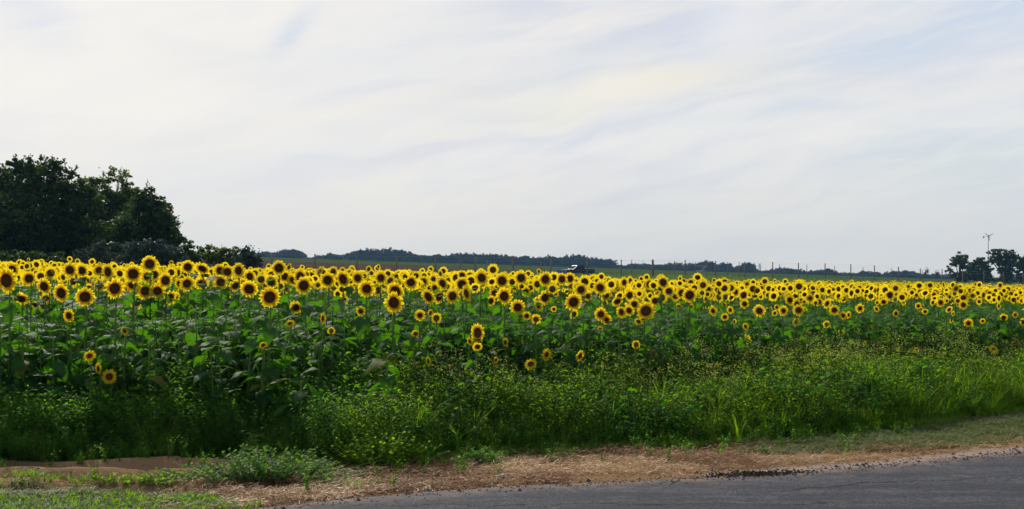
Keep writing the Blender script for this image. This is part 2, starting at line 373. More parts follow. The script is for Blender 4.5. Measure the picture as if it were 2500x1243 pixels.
def road_fn(t):
    pos = t.node('ShaderNodeTexCoord').outputs['Object']
    tint = t.node('ShaderNodeAttribute', attribute_name='tint').outputs['Fac']
    v = t.node('ShaderNodeTexVoronoi'); t.put(v.inputs['Vector'], pos); v.inputs['Scale'].default_value = 55
    wn_ = t.node('ShaderNodeSeparateColor'); t.l.new(v.outputs['Color'], wn_.inputs[0])
    c_ = t.mix(t.math('POWER', wn_.outputs[0], 2.2), (.011, .014, .024, 1), (.070, .078, .112, 1))
    n1 = t.noise(pos, .8, 5, .6); c_ = t.mix(t.math('MULTIPLY', t.sstep(n1, .35, .7), .3), c_, (.040, .040, .046, 1))
    n0 = t.noise(pos, 220, 2); c_ = t.mix(t.math('MULTIPLY', t.sstep(n0, .60, .68), .8), c_, (.42, .40, .38, 1))
    n7 = t.noise(t.vmath('MULTIPLY', pos, (.35, 2.2, 1)), 1.0, 4, .6); c_ = t.mix(t.math('MULTIPLY', t.sstep(n7, .42, .58), .6), c_, (.022, .024, .032, 1)); n8 = t.noise(pos, 2.6, 5, .75); c_ = t.mix(t.math('MULTIPLY', t.sstep(n8, .54, .66), .45), c_, (.10, .092, .088, 1)); dn = t.noise(pos, 5, 5, .7)
    dust = t.sstep(t.math('ADD', t.math('MULTIPLY', tint, -1.3), t.math('ADD', dn, -.06)), -.02, .75)
    c_ = t.mix(dust, c_, (.20, .15, .125, 1))
    # cracks: thin wavering lines
    sp = t.node('ShaderNodeSeparateXYZ'); t.put(sp.inputs[0], pos); X, Y = sp.outputs[0], sp.outputs[1]
    wv = t.math('ADD', t.math('MULTIPLY', t.math('SUBTRACT', t.noise(pos, 1.1, 5, .7), .5), .9), 0)
    crack = None
    for (x0, y0, sl_, xa, xb, wd) in ((1.0, 9.95, .02, -2, 2.35, .010), (3.2, 11.0, .36, 1.9, 6.5, .013), (2.2, 9.9, -.6, 1.5, 4, .008)):
        d = t.math('ABSOLUTE', t.math('ADD', t.math('SUBTRACT', t.math('SUBTRACT', Y, y0), t.math('MULTIPLY', t.math('SUBTRACT', X, x0), sl_)), wv))
        k = t.math('MULTIPLY', t.math('SUBTRACT', 1.0, t.sstep(d, wd * .4, wd * 1.6)), t.math('MULTIPLY', t.sstep(X, xa, xa + .3), t.math('SUBTRACT', 1.0, t.sstep(X, xb, xb + .4))))
        crack = k if crack is None else t.math('MAXIMUM', crack, k)
    c_ = t.mix(t.math('MULTIPLY', crack, .8), c_, (.02, .018, .018, 1))
    h = t.math('SUBTRACT', t.math('ADD', wn_.outputs[0], dn), t.math('MULTIPLY', crack, 4.0))
    return principled(t, c_, .85, .12, 0, bump(t, h, .7, .012)), None
tag(link('road', g.mesh('road', [material('asphalt', road_fn)], smooth=True)), kind='structure')

# ------------------------------------------------------------------ leaves, plants, flower heads
def blade(L, W, droop=.35, fold=.25, wave=.04, seed=0, rows=7, cols=5):
    r = np.random.default_rng(seed)
    t = np.linspace(0, 1, rows); s = np.linspace(-1, 1, cols)
    w_ = np.interp(t, (0, .1, .28, .5, .72, .9, 1), (.38, .86, 1, .80, .47, .17, .015))
    T, S = np.meshgrid(t, s, indexing='ij'); Wd = w_[:, None]
    x = S * Wd * W / 2 * (1 + .05 * r.normal(size=T.shape)); y = T * L - np.abs(S) * .16 * L * (1 - T) ** 3
    z = -droop * L * T ** 2 + fold * np.abs(S) * Wd * W * .5 + wave * L * np.sin(T * 9 + S * 2.5 + seed) * np.abs(S) - .10 * L * S * S * Wd * (T + .2)
    f = [(i * cols + j, i * cols + j + 1, (i + 1) * cols + j + 1, (i + 1) * cols + j) for i in range(rows - 1) for j in range(cols - 1)]
    g = G(); g.add(np.stack([x, y, z], -1).reshape(-1, 3), f, 0, np.maximum(0, 1 - np.abs(S) * 3).ravel()); return g
BL = [blade(1, .82, .30 + .08 * k, .25 - .05 * k, .035, k) for k in range(5)]
BS = [blade(1, .8, .3 + .1 * k, .2, .04, k, 4, 3) for k in range(3)]      # far ones

def plant_leaves(H, n, seed, zmin=.12, ztop=.97, big=.21, lib=BL, petiole=True):
    r = np.random.default_rng(seed); g = G(); a = r.uniform(0, 6.28)
    for i in range(n):
        q = (i + r.uniform(-.3, .3)) / n; z = H * (zmin + (ztop - zmin) * np.clip(q, 0, 1)); a += 2.4 + r.uniform(-.3, .3)
        size = big * np.interp(q, (0, .35, .75, .92, 1), (.85, 1.1, 1.0, .75, .5)) * r.uniform(.8, 1.2)
        up = r.uniform(.25, .8); pl = size * r.uniform(.35, .65)
        d = np.array([cos(a) * cos(up), sin(a) * cos(up), sin(up)]); p0 = np.array([0, 0, z]); p1 = p0 + d * pl
        if petiole:
            pt = tube([p0, p0 + d * pl * .5 + (0, 0, .01), p1], [.005, .004, .003], 4); g.merge(setmat(pt, 1))
        pitch = r.uniform(-.85, .25) if q < .85 else r.uniform(-.2, .6)
        R = rot(0, 0, a - pi / 2) @ rot(pitch, r.uniform(-.35, .35), r.uniform(-.3, .3))
        g.merge(lib[r.integers(len(lib))], R, p1, size)
    return g

def stem_geo(H, seed, top=True, n=6, lean=.03):
    r = np.random.default_rng(seed); lx, ly = r.uniform(-lean, lean, 2)
    k = [(0, 0, -.15), (lx * .5, ly * .5, H * .35), (lx, ly, H * .7), (lx * .4, ly * .4 + .02, H - .08)]
    if top: k += [(0, .035, H - .015), (0, .01, H)]
    return tube(k, [.014, .013, .011, .009] + ([.010, .014] if top else []), n)

def petal(L, W, curl, bend, seed):
    r = np.random.default_rng(seed); t = np.linspace(0, 1, 5); w_ = np.array([.75, 1, .98, .62, .05])
    T, S = np.meshgrid(t, np.array([-1, 0, 1.]), indexing='ij')
    x = S * w_[:, None] * W / 2 + bend * T ** 2 * W; z = T * L
    y = curl * L * T ** 2 - .18 * W * (1 - np.abs(S)) * w_[:, None]
    f = [(i * 3 + j, i * 3 + j + 1, (i + 1) * 3 + j + 1, (i + 1) * 3 + j) for i in range(4) for j in range(2)]
    g = G(); g.add(np.stack([x, y, z], -1).reshape(-1, 3), f, 0, T.ravel()); return g

def head_geo(seed, rd=.27, npet=21):                # unit diameter, facing -Y
    r = np.random.default_rng(seed); g = G()
    for layer, (rout, yoff, nn) in enumerate(((.5, .012, npet), (.47, .0, npet - 1), (.40, -.014, npet - 4))):
        for i in range(nn):
            if r.random() < .04: continue
            a = 2 * pi * (i + .5 * layer + r.uniform(-.28, .28)) / nn
            L = (rout - rd * .9) * r.uniform(.84, 1.1); W = r.uniform(.085, .118) * (1 + (.27 - rd))
            p = petal(L, W, r.uniform(-.28, .22) + (0, -.08, -.22)[layer], r.uniform(-.5, .5), int(r.integers(1e6)))
            p.pack(); v = p.v[0] + (0, yoff, rd * .9)
            g.v.append(v @ rot(0, a, 0).T); g.t.append(p.t[0])
            for f, m in p.f: g.f.append((f + g.n, 0))
            g.n += len(v)
    for i in range(18):                             # sepals behind
        a = 2 * pi * (i + r.uniform(-.2, .2)) / 18; p = petal(.13 * r.uniform(.8, 1.2), .07, .5, 0, i); p.pack()
        v = p.v[0] + (0, .05, rd * .72)
        g.v.append(v @ rot(0, a, 0).T); g.t.append(p.t[0]); g.f += [(f + g.n, 1) for f, m in p.f]; g.n += len(v)
    n = 20; prof = ((rd * .97, .01), (rd * .86, .03), (rd * .5, .06), (.05, .09))   # green back
    vs = [(x * cos(2 * pi * k / n), y, x * sin(2 * pi * k / n)) for x, y in prof for k in range(n)]
    g.add(vs, [(j * n + k, j * n + (k + 1) % n, (j + 1) * n + (k + 1) % n, (j + 1) * n + k) for j in range(3) for k in range(n)], 1)
    return g
def disc_geo(seed, rd=.27):
    r = np.random.default_rng(seed); g = G(); n = 24
    prof = ((.985, .004), (.96, -.022), (.86, -.034), (.70, -.038), (.5, -.030), (.3, -.024), (.12, -.020))
    vs = [(rd * x * cos(2 * pi * k / n), y * rd / .27 + r.uniform(-.003, .003), rd * x * sin(2 * pi * k / n)) for x, y in prof for k in range(n)]
    tn = [x for x, y in prof for k in range(n)]
    vs.append((0, -.02, 0)); tn.append(0)
    g.add(vs, [(j * n + k, (j + 1) * n + k, (j + 1) * n + (k + 1) % n, j * n + (k + 1) % n) for j in range(len(prof) - 1) for k in range(n)]
          + [((len(prof) - 1) * n + k, len(vs) - 1, (len(prof) - 1) * n + (k + 1) % n) for k in range(n)], 0, tn)
    return g
RD = (.245, .26, .235, .25, .21, .19, .225, .27)
HEADS = [head_geo(100 + k, RD[k], 22 if RD[k] > .25 else 19).mesh('flower_head', [M_petal, M_sepal]) for k in range(8)]
DISCS = [disc_geo(200 + k, RD[k]).mesh('seed_disc', [M_disc]) for k in range(8)]
def far_head(seed):                                 # a few faces per petal for heads in the far rows
    r = np.random.default_rng(seed); g = G(); n = 20; rd = .255
    for l in range(2):
        for i in range(n):
            a = 2 * pi * (i + .5 * l + r.uniform(-.2, .2)) / n; L = (.5 if l == 0 else .44) * r.uniform(.88, 1.08); y = .01 - .02 * l
            da = .19; P = [(rd * .8 * sin(a - da * .7), y, rd * .8 * cos(a - da * .7)), (L * .8 * sin(a - da * .62), y - .02, L * .8 * cos(a - da * .62)),
                           (L * sin(a), y + r.uniform(-.05, .05), L * cos(a)), (L * .8 * sin(a + da * .62), y, L * .8 * cos(a + da * .62)), (rd * .8 * sin(a + da * .7), y, rd * .8 * cos(a + da * .7))]
            g.add(P, [(0, 1, 3, 4), (1, 2, 3)], 0, (.1, .8, 1, .8, .1))
    n = 14; vs = [(x * cos(2 * pi * k / n), y, x * sin(2 * pi * k / n)) for x, y in ((rd, .0), (rd * .85, -.04), (.1, -.03)) for k in range(n)] + [(0, -.03, 0)]
    g.add(vs, [(j * n + k, (j + 1) * n + k, (j + 1) * n + (k + 1) % n, j * n + (k + 1) % n) for j in range(2) for k in range(n)] + [(2 * n + k, 3 * n, 2 * n + (k + 1) % n) for k in range(n)], 1, [1] * n + [.8] * n + [.3] * n + [0])
    vs = [(x * cos(2 * pi * k / n), y, x * sin(2 * pi * k / n)) for x, y in ((rd * .9, .015), (.05, .06)) for k in range(n)]
    g.add(vs, [(k, (k + 1) % n, n + (k + 1) % n, n + k) for k in range(n)], 2)
    return g
FARH = [far_head(300 + k) for k in range(4)]

# ------------------------------------------------------------------ sunflowers with a place of their own
# (x, y, outer diameter, pose) read off four enlarged views of the photograph; pose: F facing, L/R turned, U skyward, B back, D drooping
R1 = '''50,1040,205 90,960,130 220,1025,115 255,938,40 330,950,60 410,932,50 335,1085,140 390,1010,90 465,1135,145 530,960,125 622,965,115
750,962,105 820,975,130 755,1080,110 645,1165,155 870,1100,165 850,1030,110 915,990,90 1005,1070,130 1010,990,150 1100,1120,130R 1115,1010,110
1135,915,130 1255,1040,130 1200,995,90 1195,1120,130 1310,955,95 1360,985,95 1425,938,105 1420,1065,130 1475,990,80 1535,950,130D 1555,1010,110
1530,1060,120D 1380,1140,85 1290,1170,110R 1330,1135,60B 1020,1205,125B 1670,965,110 1725,975,110 1675,1055,120 1810,965,125 1785,1080,110
1895,1010,110 1890,1105,145 1990,1010,90 160,1180,130D 265,1225,110D 415,985,80 275,990,70 690,1010,70 470,925,50 180,950,60'''
R2 = '400,120,85 722,212,50R 520,355,68U 572,428,72L 635,475,92 1527,292,42U 120,45,60D'
R3 = '''310,285,155 365,365,130 510,370,150R 615,350,110D 545,450,180 665,430,110 768,400,155 820,320,110 915,390,175 740,505,105 825,470,90D
1050,380,135 1145,380,70 1135,480,185 1267,378,140 1415,370,110U 1385,425,120 1405,505,185 1390,610,210 1550,420,150 1668,415,120 1760,390,100
1848,430,155 1715,555,165 1815,555,130R 1942,550,155 2030,440,150 2075,525,165L 2215,378,155 2300,385,80 2405,405,150 2425,550,175 2335,520,110
2300,595,115 225,560,215 355,655,135 472,655,140 240,415,140 385,472,110 40,370,130 35,480,170 180,365,100 725,760,110L 790,880,80B 415,810,92U
165,1015,75U 1080,690,105 1635,730,115 1735,710,80L 1785,760,110B 1595,905,80U 2175,895,165R 2105,975,80L 2175,1025,100D 2440,985,90L
2350,1150,60L 1715,1160,90L 1270,470,70B 2155,420,90 2120,460,70 2320,460,70 1640,495,50 1240,560,90D'''
R5 = '''180,385,70 277,378,140 222,455,120 320,505,120 415,425,90 505,390,150 590,475,110D 660,390,130 735,385,120 500,565,150
770,605,175 840,490,140 865,545,90 905,550,100 735,490,60 905,430,80 945,395,50 1020,470,140 1075,540,115 1075,395,80 1155,395,45 1155,455,110
1175,480,100 1245,420,110 1300,382,50 1335,450,80 1385,435,60 1450,440,90 1295,540,130 1180,600,120D 1470,500,90 1420,405,50 1610,420,130
1665,505,110 1790,520,130 1860,540,150 1945,520,100 1340,625,120 1290,685,110 1220,700,110L 1450,690,180 1535,595,120 1380,790,80U 245,655,155
330,735,90 420,770,110B 440,640,110L 585,672,60 775,720,90R 1025,720,140 1080,770,110 1020,855,50U 1870,420,80 1975,418,100 2035,490,110
2110,462,80 2190,415,90 1805,405,50 1695,412,38 2090,400,45 2010,578,70 2095,550,90 2135,530,90 2200,560,90B 2290,510,100 2365,540,120
2375,622,95 2240,680,75 2190,745,75 2280,790,60 2385,835,75 2080,690,90L 2380,970,130 515,1100,120R 370,1190,110U 830,1110,110R 1365,1010,90B
2120,1205,40U 2385,425,60 2415,410,45 2455,420,45 2260,450,50 2390,465,50'''
R7 = '''12,755,115 122,597,70 168,563,70 212,603,55 250,565,50 55,505,45 95,535,40 375,565,50 272,665,100 215,755,100 345,750,110 330,700,100
325,850,80L 143,775,55 160,725,50 440,650,75 503,565,60 440,605,60 583,692,100 645,750,95 720,795,75 765,790,60R 580,870,70 860,735,90 710,570,75
745,590,45 845,600,45 905,578,45 940,590,45 1055,575,55 1112,622,100 1225,618,85 1060,680,80D 1005,685,55 1000,740,55 1165,778,60L 1250,575,60
1185,563,45 1320,595,60 1335,622,50 1380,590,60 1445,585,45 1485,620,70 1548,597,45 1565,565,55 1632,560,55 1645,605,70 1745,600,70 1825,598,75
1902,620,70 1540,685,85 1475,685,60 1592,672,50 1352,715,60 1685,672,60 1732,705,80 1612,745,65D 1410,762,50 1632,835,50R 1775,860,85 1895,842,50
2030,715,70 2120,650,55 2192,650,50 2072,812,70 2170,790,50L 2235,850,75 2145,1003,60 1988,1085,90U 2042,540,60 2072,570,50 2130,578,50 2190,573,45
1838,530,40 700,935,50L 905,1030,40L 1340,1085,45L 760,628,45 910,627,40 500,690,60B 1645,780,45 178,655,40 390,680,50'''
flowers = []
for s_, (ox, oy, k) in ((R1, (0, 350, 3.108)), (R2, (0, 720, 2.377)), (R3, (600, 580, 3.846)), (R5, (1200, 580, 3.846)), (R7, (1850, 540, 3.452))):
    for q in s_.split():
        pose = q[-1] if q[-1].isalpha() else 'F'; a, b, d = (float(v) for v in q.rstrip('FLRUBD').split(','))
        flowers.append([ox + a / k, oy + b / k, d / k, pose])
placed = []
for px, py, d, pose in flowers:
    u = (px - CX) / F
    Y = .215 * F / d
    if py > 690: Y = min(Y, .40 * F / (py - HY - 6))
    Y = float(np.clip(Y, y_front(u) + .1 + .5 * random.random(), y_end(u) - 1))
    if py > 840: Y = float(y_front(u)) - .12
    if pose in 'LRU': d *= 1.12
    placed.append(dict(px=px, py=py, d=d, pose=pose, Y=Y, D=d * Y / F, X=u * Y, z=EYE - (py - HY) / F * Y))
# more heads in the rows behind: the nearest of them complete the individuals, the rest are one mass
cand = []
N = 26000
Yr = np.sqrt(rng.uniform(20 ** 2, 114 ** 2, N)); ur = rng.uniform(-.43, .43, N)
keep = (Yr < y_end(ur)) & (Yr > np.interp(ur * F + CX, (0, 900, 1300, 1800, 2500), (20, 20, 20.5, 24, 29)))
Yr, ur = Yr[keep], ur[keep]; Xr = ur * Yr
row = np.round(Xr / .75 + Yr * .1) * .75                      # loose rows
Hr = np.interp(ur, (-.4, 0, .1, .4), (1.68, 1.63, 1.47, 1.43)) + .085 * rng.normal(size=len(Yr)) + .06 * (fbm(Xr * .25, Yr * .25, 17) - .5) * 2
Dr = np.clip(rng.normal(.20, .03, len(Yr)), .12, .27)
few = rng.random(len(Yr)) < .10; Hr[few] -= .35; Dr[few] *= .75
order = np.argsort(Yr); Yr, Xr, Hr, Dr, ur = Yr[order], Xr[order], Hr[order], Dr[order], ur[order]
inview = np.abs(ur) < .385
n_ind = 298 - len(placed)
taken = np.zeros(len(Yr), bool); idx = np.where(inview)[0][:max(0, n_ind)]; taken[idx] = True
for i in idx:
    z = float(terrain(Xr[i], Yr[i])) + Hr[i]; px = CX + F * ur[i]; py = HY - (z - EYE) / Yr[i] * F
    placed.append(dict(px=px, py=py, d=Dr[i] * F / Yr[i], pose='F', Y=float(Yr[i]), D=float(Dr[i]), X=float(Xr[i]), z=z))

STEMS = [stem_geo(1.6, 400 + k).mesh('stem', [M_stem]) for k in range(4)]
FOLI = [plant_leaves(1.6, 13 + k % 3, 500 + k, .25, .965, .18).mesh('foliage', [M_leaf, M_stem]) for k in range(8)]
FOLS = [plant_leaves(1.6, 7, 520 + k, .45, .90, .17, BS, False).mesh('foliage', [M_leaf, M_stem]) for k in range(4)]

LM = [(0, 'under the tall dark tree'), (130, 'below the right flank of the tall dark tree'), (225, 'below the gap beside the tall dark tree'), (290, 'below the feathery pale tree'),
      (350, 'below the bushy tree with the upright sprig'), (410, 'below the outer end of the leafy wood'), (470, 'below the notch beside the wood'), (520, 'below the low green bush'),
      (575, 'below the middle of the low bushes'), (628, 'below the silvery bush at the hedge end'), (680, 'below the first fence post past the hedge'), (740, 'just before the second fence post'), (790, 'just past the second fence post'),
      (850, 'below the third fence post'), (910, 'below the umbrella shaped far tree'), (965, 'below the fourth fence post'), (1015, 'between the fourth and fifth fence posts'),
      (1063, 'below the fifth fence post'), (1110, 'between the fifth and sixth fence posts'), (1160, 'below the sixth fence post'), (1205, 'between the sixth and seventh fence posts'),
      (1253, 'below the seventh fence post'), (1300, 'before the eighth fence post'), (1345, 'below the eighth fence post'), (1390, 'below the hood of the pickup'), (1425, 'below the bed of the pickup'),
      (1475, 'below the right end of the long woodline'), (1520, 'below the post right of the pickup'), (1555, 'before the thick brace post'), (1596, 'below the thick brace post'), (1635, 'past the thick brace post'),
      (1672, 'below the post before the gate'), (1711, 'below the far gate'), (1747, 'below the post past the gate'), (1785, 'below the rounded far grove'), (1820, 'below the post near the pylon'),
      (1857, 'below the distant pylon'), (1888, 'below the post past the pylon'), (1918, 'below the low far grove'), (1950, 'third post past the pylon above it'), (1982, 'below the gap in the far grove'),
      (2014, 'below the post beside the far round tree'), (2045, 'below the far round tree'), (2077, 'below the post against clear sky'), (2106, 'below the thin rear post'), (2135, 'below the post over dark grove'), (2165, 'below the dark far grove'),
      (2195, 'below the short fence post'), (2222, 'before the paired posts'), (2250, 'below the paired posts'), (2280, 'below the thin far saplings'), (2305, 'below the last lone post'), (2345, 'below the airy round tree'),
      (2385, 'below the bushy dark tree'), (2411, 'below the windmill'), (2440, 'below the gap between dark trees'), (2468, 'below the broad dark tree'), (2496, 'at the right edge of the photo')]
def describe(p):
    sz = 'huge' if p['d'] >= 50 else 'large' if p['d'] >= 38 else 'middling' if p['d'] >= 29 else 'small' if p['d'] >= 20 else 'tiny'
    ps = dict(F='', L=' turned left', R=' turned right', U=' tipped skyward', B=' seen from behind', D=' drooping')[p['pose']]
    lm = min(LM, key=lambda q: abs(q[0] - p['px']))[1]
    band = 'low among the leaves' if p['py'] > 775 else 'at mid height' if p['py'] > 715 else ''
    return sz, ps, lm, band
keyed = {}
for p in placed: keyed.setdefault(describe(p), []).append(p)
ORD = ('leftmost', 'second from left', 'third from left', 'fourth from left', 'fifth from left', 'sixth from left', 'seventh from left')
for (sz, ps, lm, band), v in keyed.items():
    v.sort(key=lambda q: q['px'])
    for i, p in enumerate(v):
        t_ = f'{sz} sunflower{ps} {band} {lm}'.replace('  ', ' ')
        if len(v) == 2: t_ += (', the upper one', ', the lower one')[0 if p['py'] <= min(q['py'] for q in v) else 1] if abs(v[0]['py'] - v[1]['py']) > 6 else (', the left one', ', the right one')[i]
        elif len(v) > 2: t_ += ', ' + ORD[min(i, 6)]
        p['label'] = ' '.join(t_.split()[:16])
protos = {}
for i, p in enumerate(placed):
    r = random.Random(i * 7 + 1)
    gz = float(terrain(p['X'], p['Y'])); H = max(.45, p['z'] - gz); s = H / 1.6
    root = bpy.data.objects.new('sunflower', None); col.objects.link(root)
    root.location = (p['X'], p['Y'] + .05, gz); root.rotation_euler = (0, 0, 0)
    tag(root, p['label'], 'sunflower', 'sunflowers in bloom in the field')
    st = link('stem', STEMS[r.randrange(4)], root); st.scale = (1, 1, s)
    if p['d'] < 26: st.scale = (1.2, 1.2, s)
    fo = link('foliage', (FOLI[r.randrange(8)] if p['Y'] < 24 else FOLS[r.randrange(4)]), root); fo.rotation_euler.z = r.uniform(0, 6.28); fo.scale = (s * r.uniform(.9, 1.1),) * 2 + (s,)
    k = r.choice((0, 1, 2, 3, 7)) if p['D'] > .19 else r.choice((4, 5, 6, 2))
    hd = link('flower_head', HEADS[k], root, (0, -.05, H)); D = p['D'] * 1.04
    rz, rx = r.gauss(-.05, .26), r.gauss(.05, .17)
    if p['pose'] == 'F' and p['d'] < 34 and r.random() < .22: rz, rx = r.choice((-1, 1)) * r.uniform(.45, .8), r.uniform(-.1, .35)
    if p['pose'] == 'L': rz = r.uniform(-.75, -1.05)
    if p['pose'] == 'R': rz = r.uniform(.6, .9)
    if p['pose'] == 'U': rx = r.uniform(-.5, -.75)
    if p['pose'] == 'D': rx = r.uniform(.45, .75)
    if p['pose'] == 'B': rz = pi + r.uniform(-.3, .3)
    hd.rotation_mode = 'XYZ'; hd.rotation_euler = (rx, r.uniform(0, 6.28) if abs(rx) + abs(rz) < .35 else r.uniform(-.3, .3), rz); hd.scale = (D * r.uniform(.93, 1.04), D, D * r.uniform(.95, 1.05))
    if p['pose'] == 'B': hd.location = (0, .05, H)
    dd = link('seed_disc', DISCS[k], hd)

# the mass of sunflowers in the far rows
rest = ~taken & (np.abs(ur) < .43)
Xs, Ys, Hs, Ds = Xr[rest], Yr[rest], Hr[rest], Dr[rest]; n = len(Xs)
print('far sunflowers', n, 'individual', len(placed))
gf = G(); zs = terrain(Xs, Ys)
for k in range(4):
    m = np.arange(n) % 4 == k
    gf.scatter(FARH[k], rot(rng.normal(.1, .25, m.sum()), 0, rng.normal(-.05, .42, m.sum())), np.stack([Xs[m], Ys[m] - .05, zs[m] + Hs[m]], 1), Ds[m])
st = G(); st.merge(tube([(0, 0, 0), (0, 0, 1)], [.012, .009], 3)); st.f = [(f, 3) for f, m in st.pack().f]
gf.scatter(st, np.broadcast_to(np.eye(3), (n, 3, 3)), np.stack([Xs, Ys, zs], 1), np.stack([np.ones(n), np.ones(n), Hs - .03], 1))
for k in range(4):
    pl = plant_leaves(1.45, 6, 600 + k, .45, .90, .20, BS, False); pl.pack(); pl.f = [(f, 2) for f, m in pl.f]
    m = np.arange(n) % 4 == k
    gf.scatter(pl, rot(0, 0, rng.uniform(0, 6.28, m.sum())), np.stack([Xs[m], Ys[m], zs[m]], 1), (Hs[m] / 1.6))
tag(link('far_sunflowers', gf.mesh('far_sunflowers', [M_petal, M_disc, M_leaf, M_stem])), 'packed far rows of small sunflower heads under the fence', 'sunflowers', kind='stuff')

# leafy mass of the field: plants whose heads do not show
N = 12500
Yl = np.sqrt(rng.uniform(12 ** 2, 34 ** 2, N)); ul = rng.uniform(-.42, .42, N); keep = Yl > y_front(ul) + .05
Yl, ul = Yl[keep], ul[keep]
keep = rng.random(len(Yl)) < np.where(Yl < y_front(ul) + 3.5, 1.0, .40); Yl, ul = Yl[keep], ul[keep]; Xl = ul * Yl
Hl = np.interp(ul, (-.4, 0, .4), (1.53, 1.43, 1.28)) * (.90 + .28 * fbm(Xl * .8, Yl * .8, 40) * 1.6 - .2) + .10 * rng.normal(size=len(Yl)); Hl -= .6 * (1 - sst(Yl - y_front(ul), 0, 1.2)) * rng.random(len(Yl)) ** .8
for p in placed:                                     # low blooms at the field's front keep clear of leafier neighbours
    if p['py'] < 700: continue
    m = (Yl < p['Y'] + .12) & (np.abs(Xl - p['px'] / F * Yl + CX / F * Yl) < .30)
    Hl[m] = np.minimum(Hl[m], EYE - (p['py'] + p['d'] * .5 - HY) / F * Yl[m] - .10)
Hl = np.maximum(Hl, .3)
gl = G()
for k in range(10):
    m = np.arange(len(Yl)) % 10 == k
    pl = plant_leaves(1.4, 13, 700 + k, .10, 1.0, .20); pl.merge(setmat(tube([(0, 0, -.1), (.01, 0, .7), (0, 0, 1.4)], [.013, .012, .006], 5), 1))
    gl.scatter(pl, rot(rng.uniform(-.06, .06, m.sum()), rng.uniform(-.06, .06, m.sum()), rng.uniform(0, 6.28, m.sum())), np.stack([Xl[m], Yl[m], terrain(Xl[m], Yl[m])], 1), Hl[m] / 1.4)
print('leafy plants', len(Yl))
tag(link('sunflower_foliage', gl.mesh('sunflower_foliage', [M_leaf, M_stem])), 'dense dark green sunflower leaves below the blooms', 'foliage', kind='stuff')

# big-leaved plants that stand out at the field's front
for (px, py, Yb, sz, lab) in ((735, 935, 12.75, .22, 'big drooping sunflower leaves with pale shining tops, low below the pair of twin sunflowers'),
                              (945, 885, 13.0, .21, 'wide sunflower leaves with long bright rims, left of the skinny side-turned sunflower')):
    X, Y, z = at(px, py, Yb); e = bpy.data.objects.new('sunflower_plant', None); col.objects.link(e); e.location = (X, Y, 0); tag(e, lab, 'plant', 'headless sunflower plants at the field front')
    pl = plant_leaves(z + .1, 9, int(px), .35, 1.0, sz); link('foliage', pl.mesh('foliage', [M_leaf, M_stem]), e)
    link('stem', stem_geo(z + .1, int(px), False).mesh('stem', [M_stem]), e)

# ------------------------------------------------------------------ weeds, grass, straw
def leaflet(L=1., W=.35, droop=.2):
    g = G(); g.add([(0, 0, 0), (-W / 2, L * .4, -.05 * L), (0, L * .45, .04), (W / 2, L * .4, -.05 * L), (0, L, -droop * L)], [(0, 2, 1), (0, 3, 2), (1, 2, 4), (2, 3, 4)], 0, .3); return g
def weed(seed, H=.6, nb=7, nl=9, ls=.055, lw=.4, mat=0):
    r = np.random.default_rng(seed); g = G(); lf = leaflet(1, lw, .25); Rs, Ls, Ss = [], [], []
    for b in range(nb):
        a = r.uniform(0, 6.28); tip = np.array([cos(a) * H * r.uniform(.1, .38), sin(a) * H * r.uniform(.1, .38), H * r.uniform(.55, 1.05)]); mid = tip * (.35, .35, .55)
        g.merge(setmat(tube([(0, 0, -.03), mid, tip], [.004, .003, .0015], 3), 1))
        for q in range(nl):
            t = (q + r.random()) / nl; p = (1 - t) ** 2 * np.zeros(3) + 2 * t * (1 - t) * mid + t * t * tip
            Ls.append(p); Rs.append(rot(r.uniform(-.6, .9), r.uniform(-.6, .6), r.uniform(0, 6.28))); Ss.append(ls * r.uniform(.6, 1.3) * (1.2 - .5 * t))
    g.scatter(lf, np.array(Rs), np.array(Ls), np.array(Ss)); return g
def tuft(seed, H=.35, n=16, wd=.007, spread=.5, mat=0):
    r = np.random.default_rng(seed); g = G()
    for i in range(n):
        a = r.uniform(0, 6.28); h = H * r.uniform(.5, 1.1); b = spread * r.uniform(.2, 1.1) * h; o = r.normal(size=2) * .02
        d = np.array([cos(a), sin(a), 0]); sd_ = np.array([-sin(a), cos(a), 0]) * wd
        P = []
        for t, ww in ((0, 1), (.4, 1), (.75, .7), (1, .08)):
            c_ = d * b * t ** 2 + np.array([o[0], o[1], h * (t - .28 * t ** 3 * spread)]); P += [c_ - sd_ * ww, c_ + sd_ * ww]
        g.add(P, [(0, 1, 3, 2), (2, 3, 5, 4), (4, 5, 7, 6)], mat, .3)
    return g
def bloomer(seed, H=.85, n=6):
    r = np.random.default_rng(seed); g = G(); oc = G(); s_ = 1
    oc.add([(0, 0, -.7), (1, 0, 0), (0, 1, 0), (-1, 0, 0), (0, -1, 0), (0, 0, .8)], [(0, 2, 1), (0, 3, 2), (0, 4, 3), (0, 1, 4), (5, 1, 2), (5, 2, 3), (5, 3, 4), (5, 4, 1)], 2)
    L, S = [], []
    for b in range(n):
        a = r.uniform(0, 6.28); tip = np.array([cos(a) * H * r.uniform(.05, .3), sin(a) * H * r.uniform(.05, .3), H * r.uniform(.75, 1.05)])
        g.merge(setmat(tube([(0, 0, 0), tip * (.3, .3, .6), tip], [.0035, .003, .0015], 3), 1))
        for q in range(r.integers(3, 8)): L.append(tip + r.normal(size=3) * (.028, .028, .022)); S.append(r.uniform(.005, .012))
    g.scatter(oc, np.broadcast_to(np.eye(3), (len(L), 3, 3)), np.array(L), np.array(S))
    lf = leaflet(1, .3, .2); k = 22
    t = r.uniform(.1, .8, k); a = r.uniform(0, 6.28, k)
    g.scatter(lf, rot(r.uniform(-.3, 1, k), 0, a), np.stack([np.cos(a) * .05, np.sin(a) * .05, t * H], 1), r.uniform(.03, .07, k)); return g

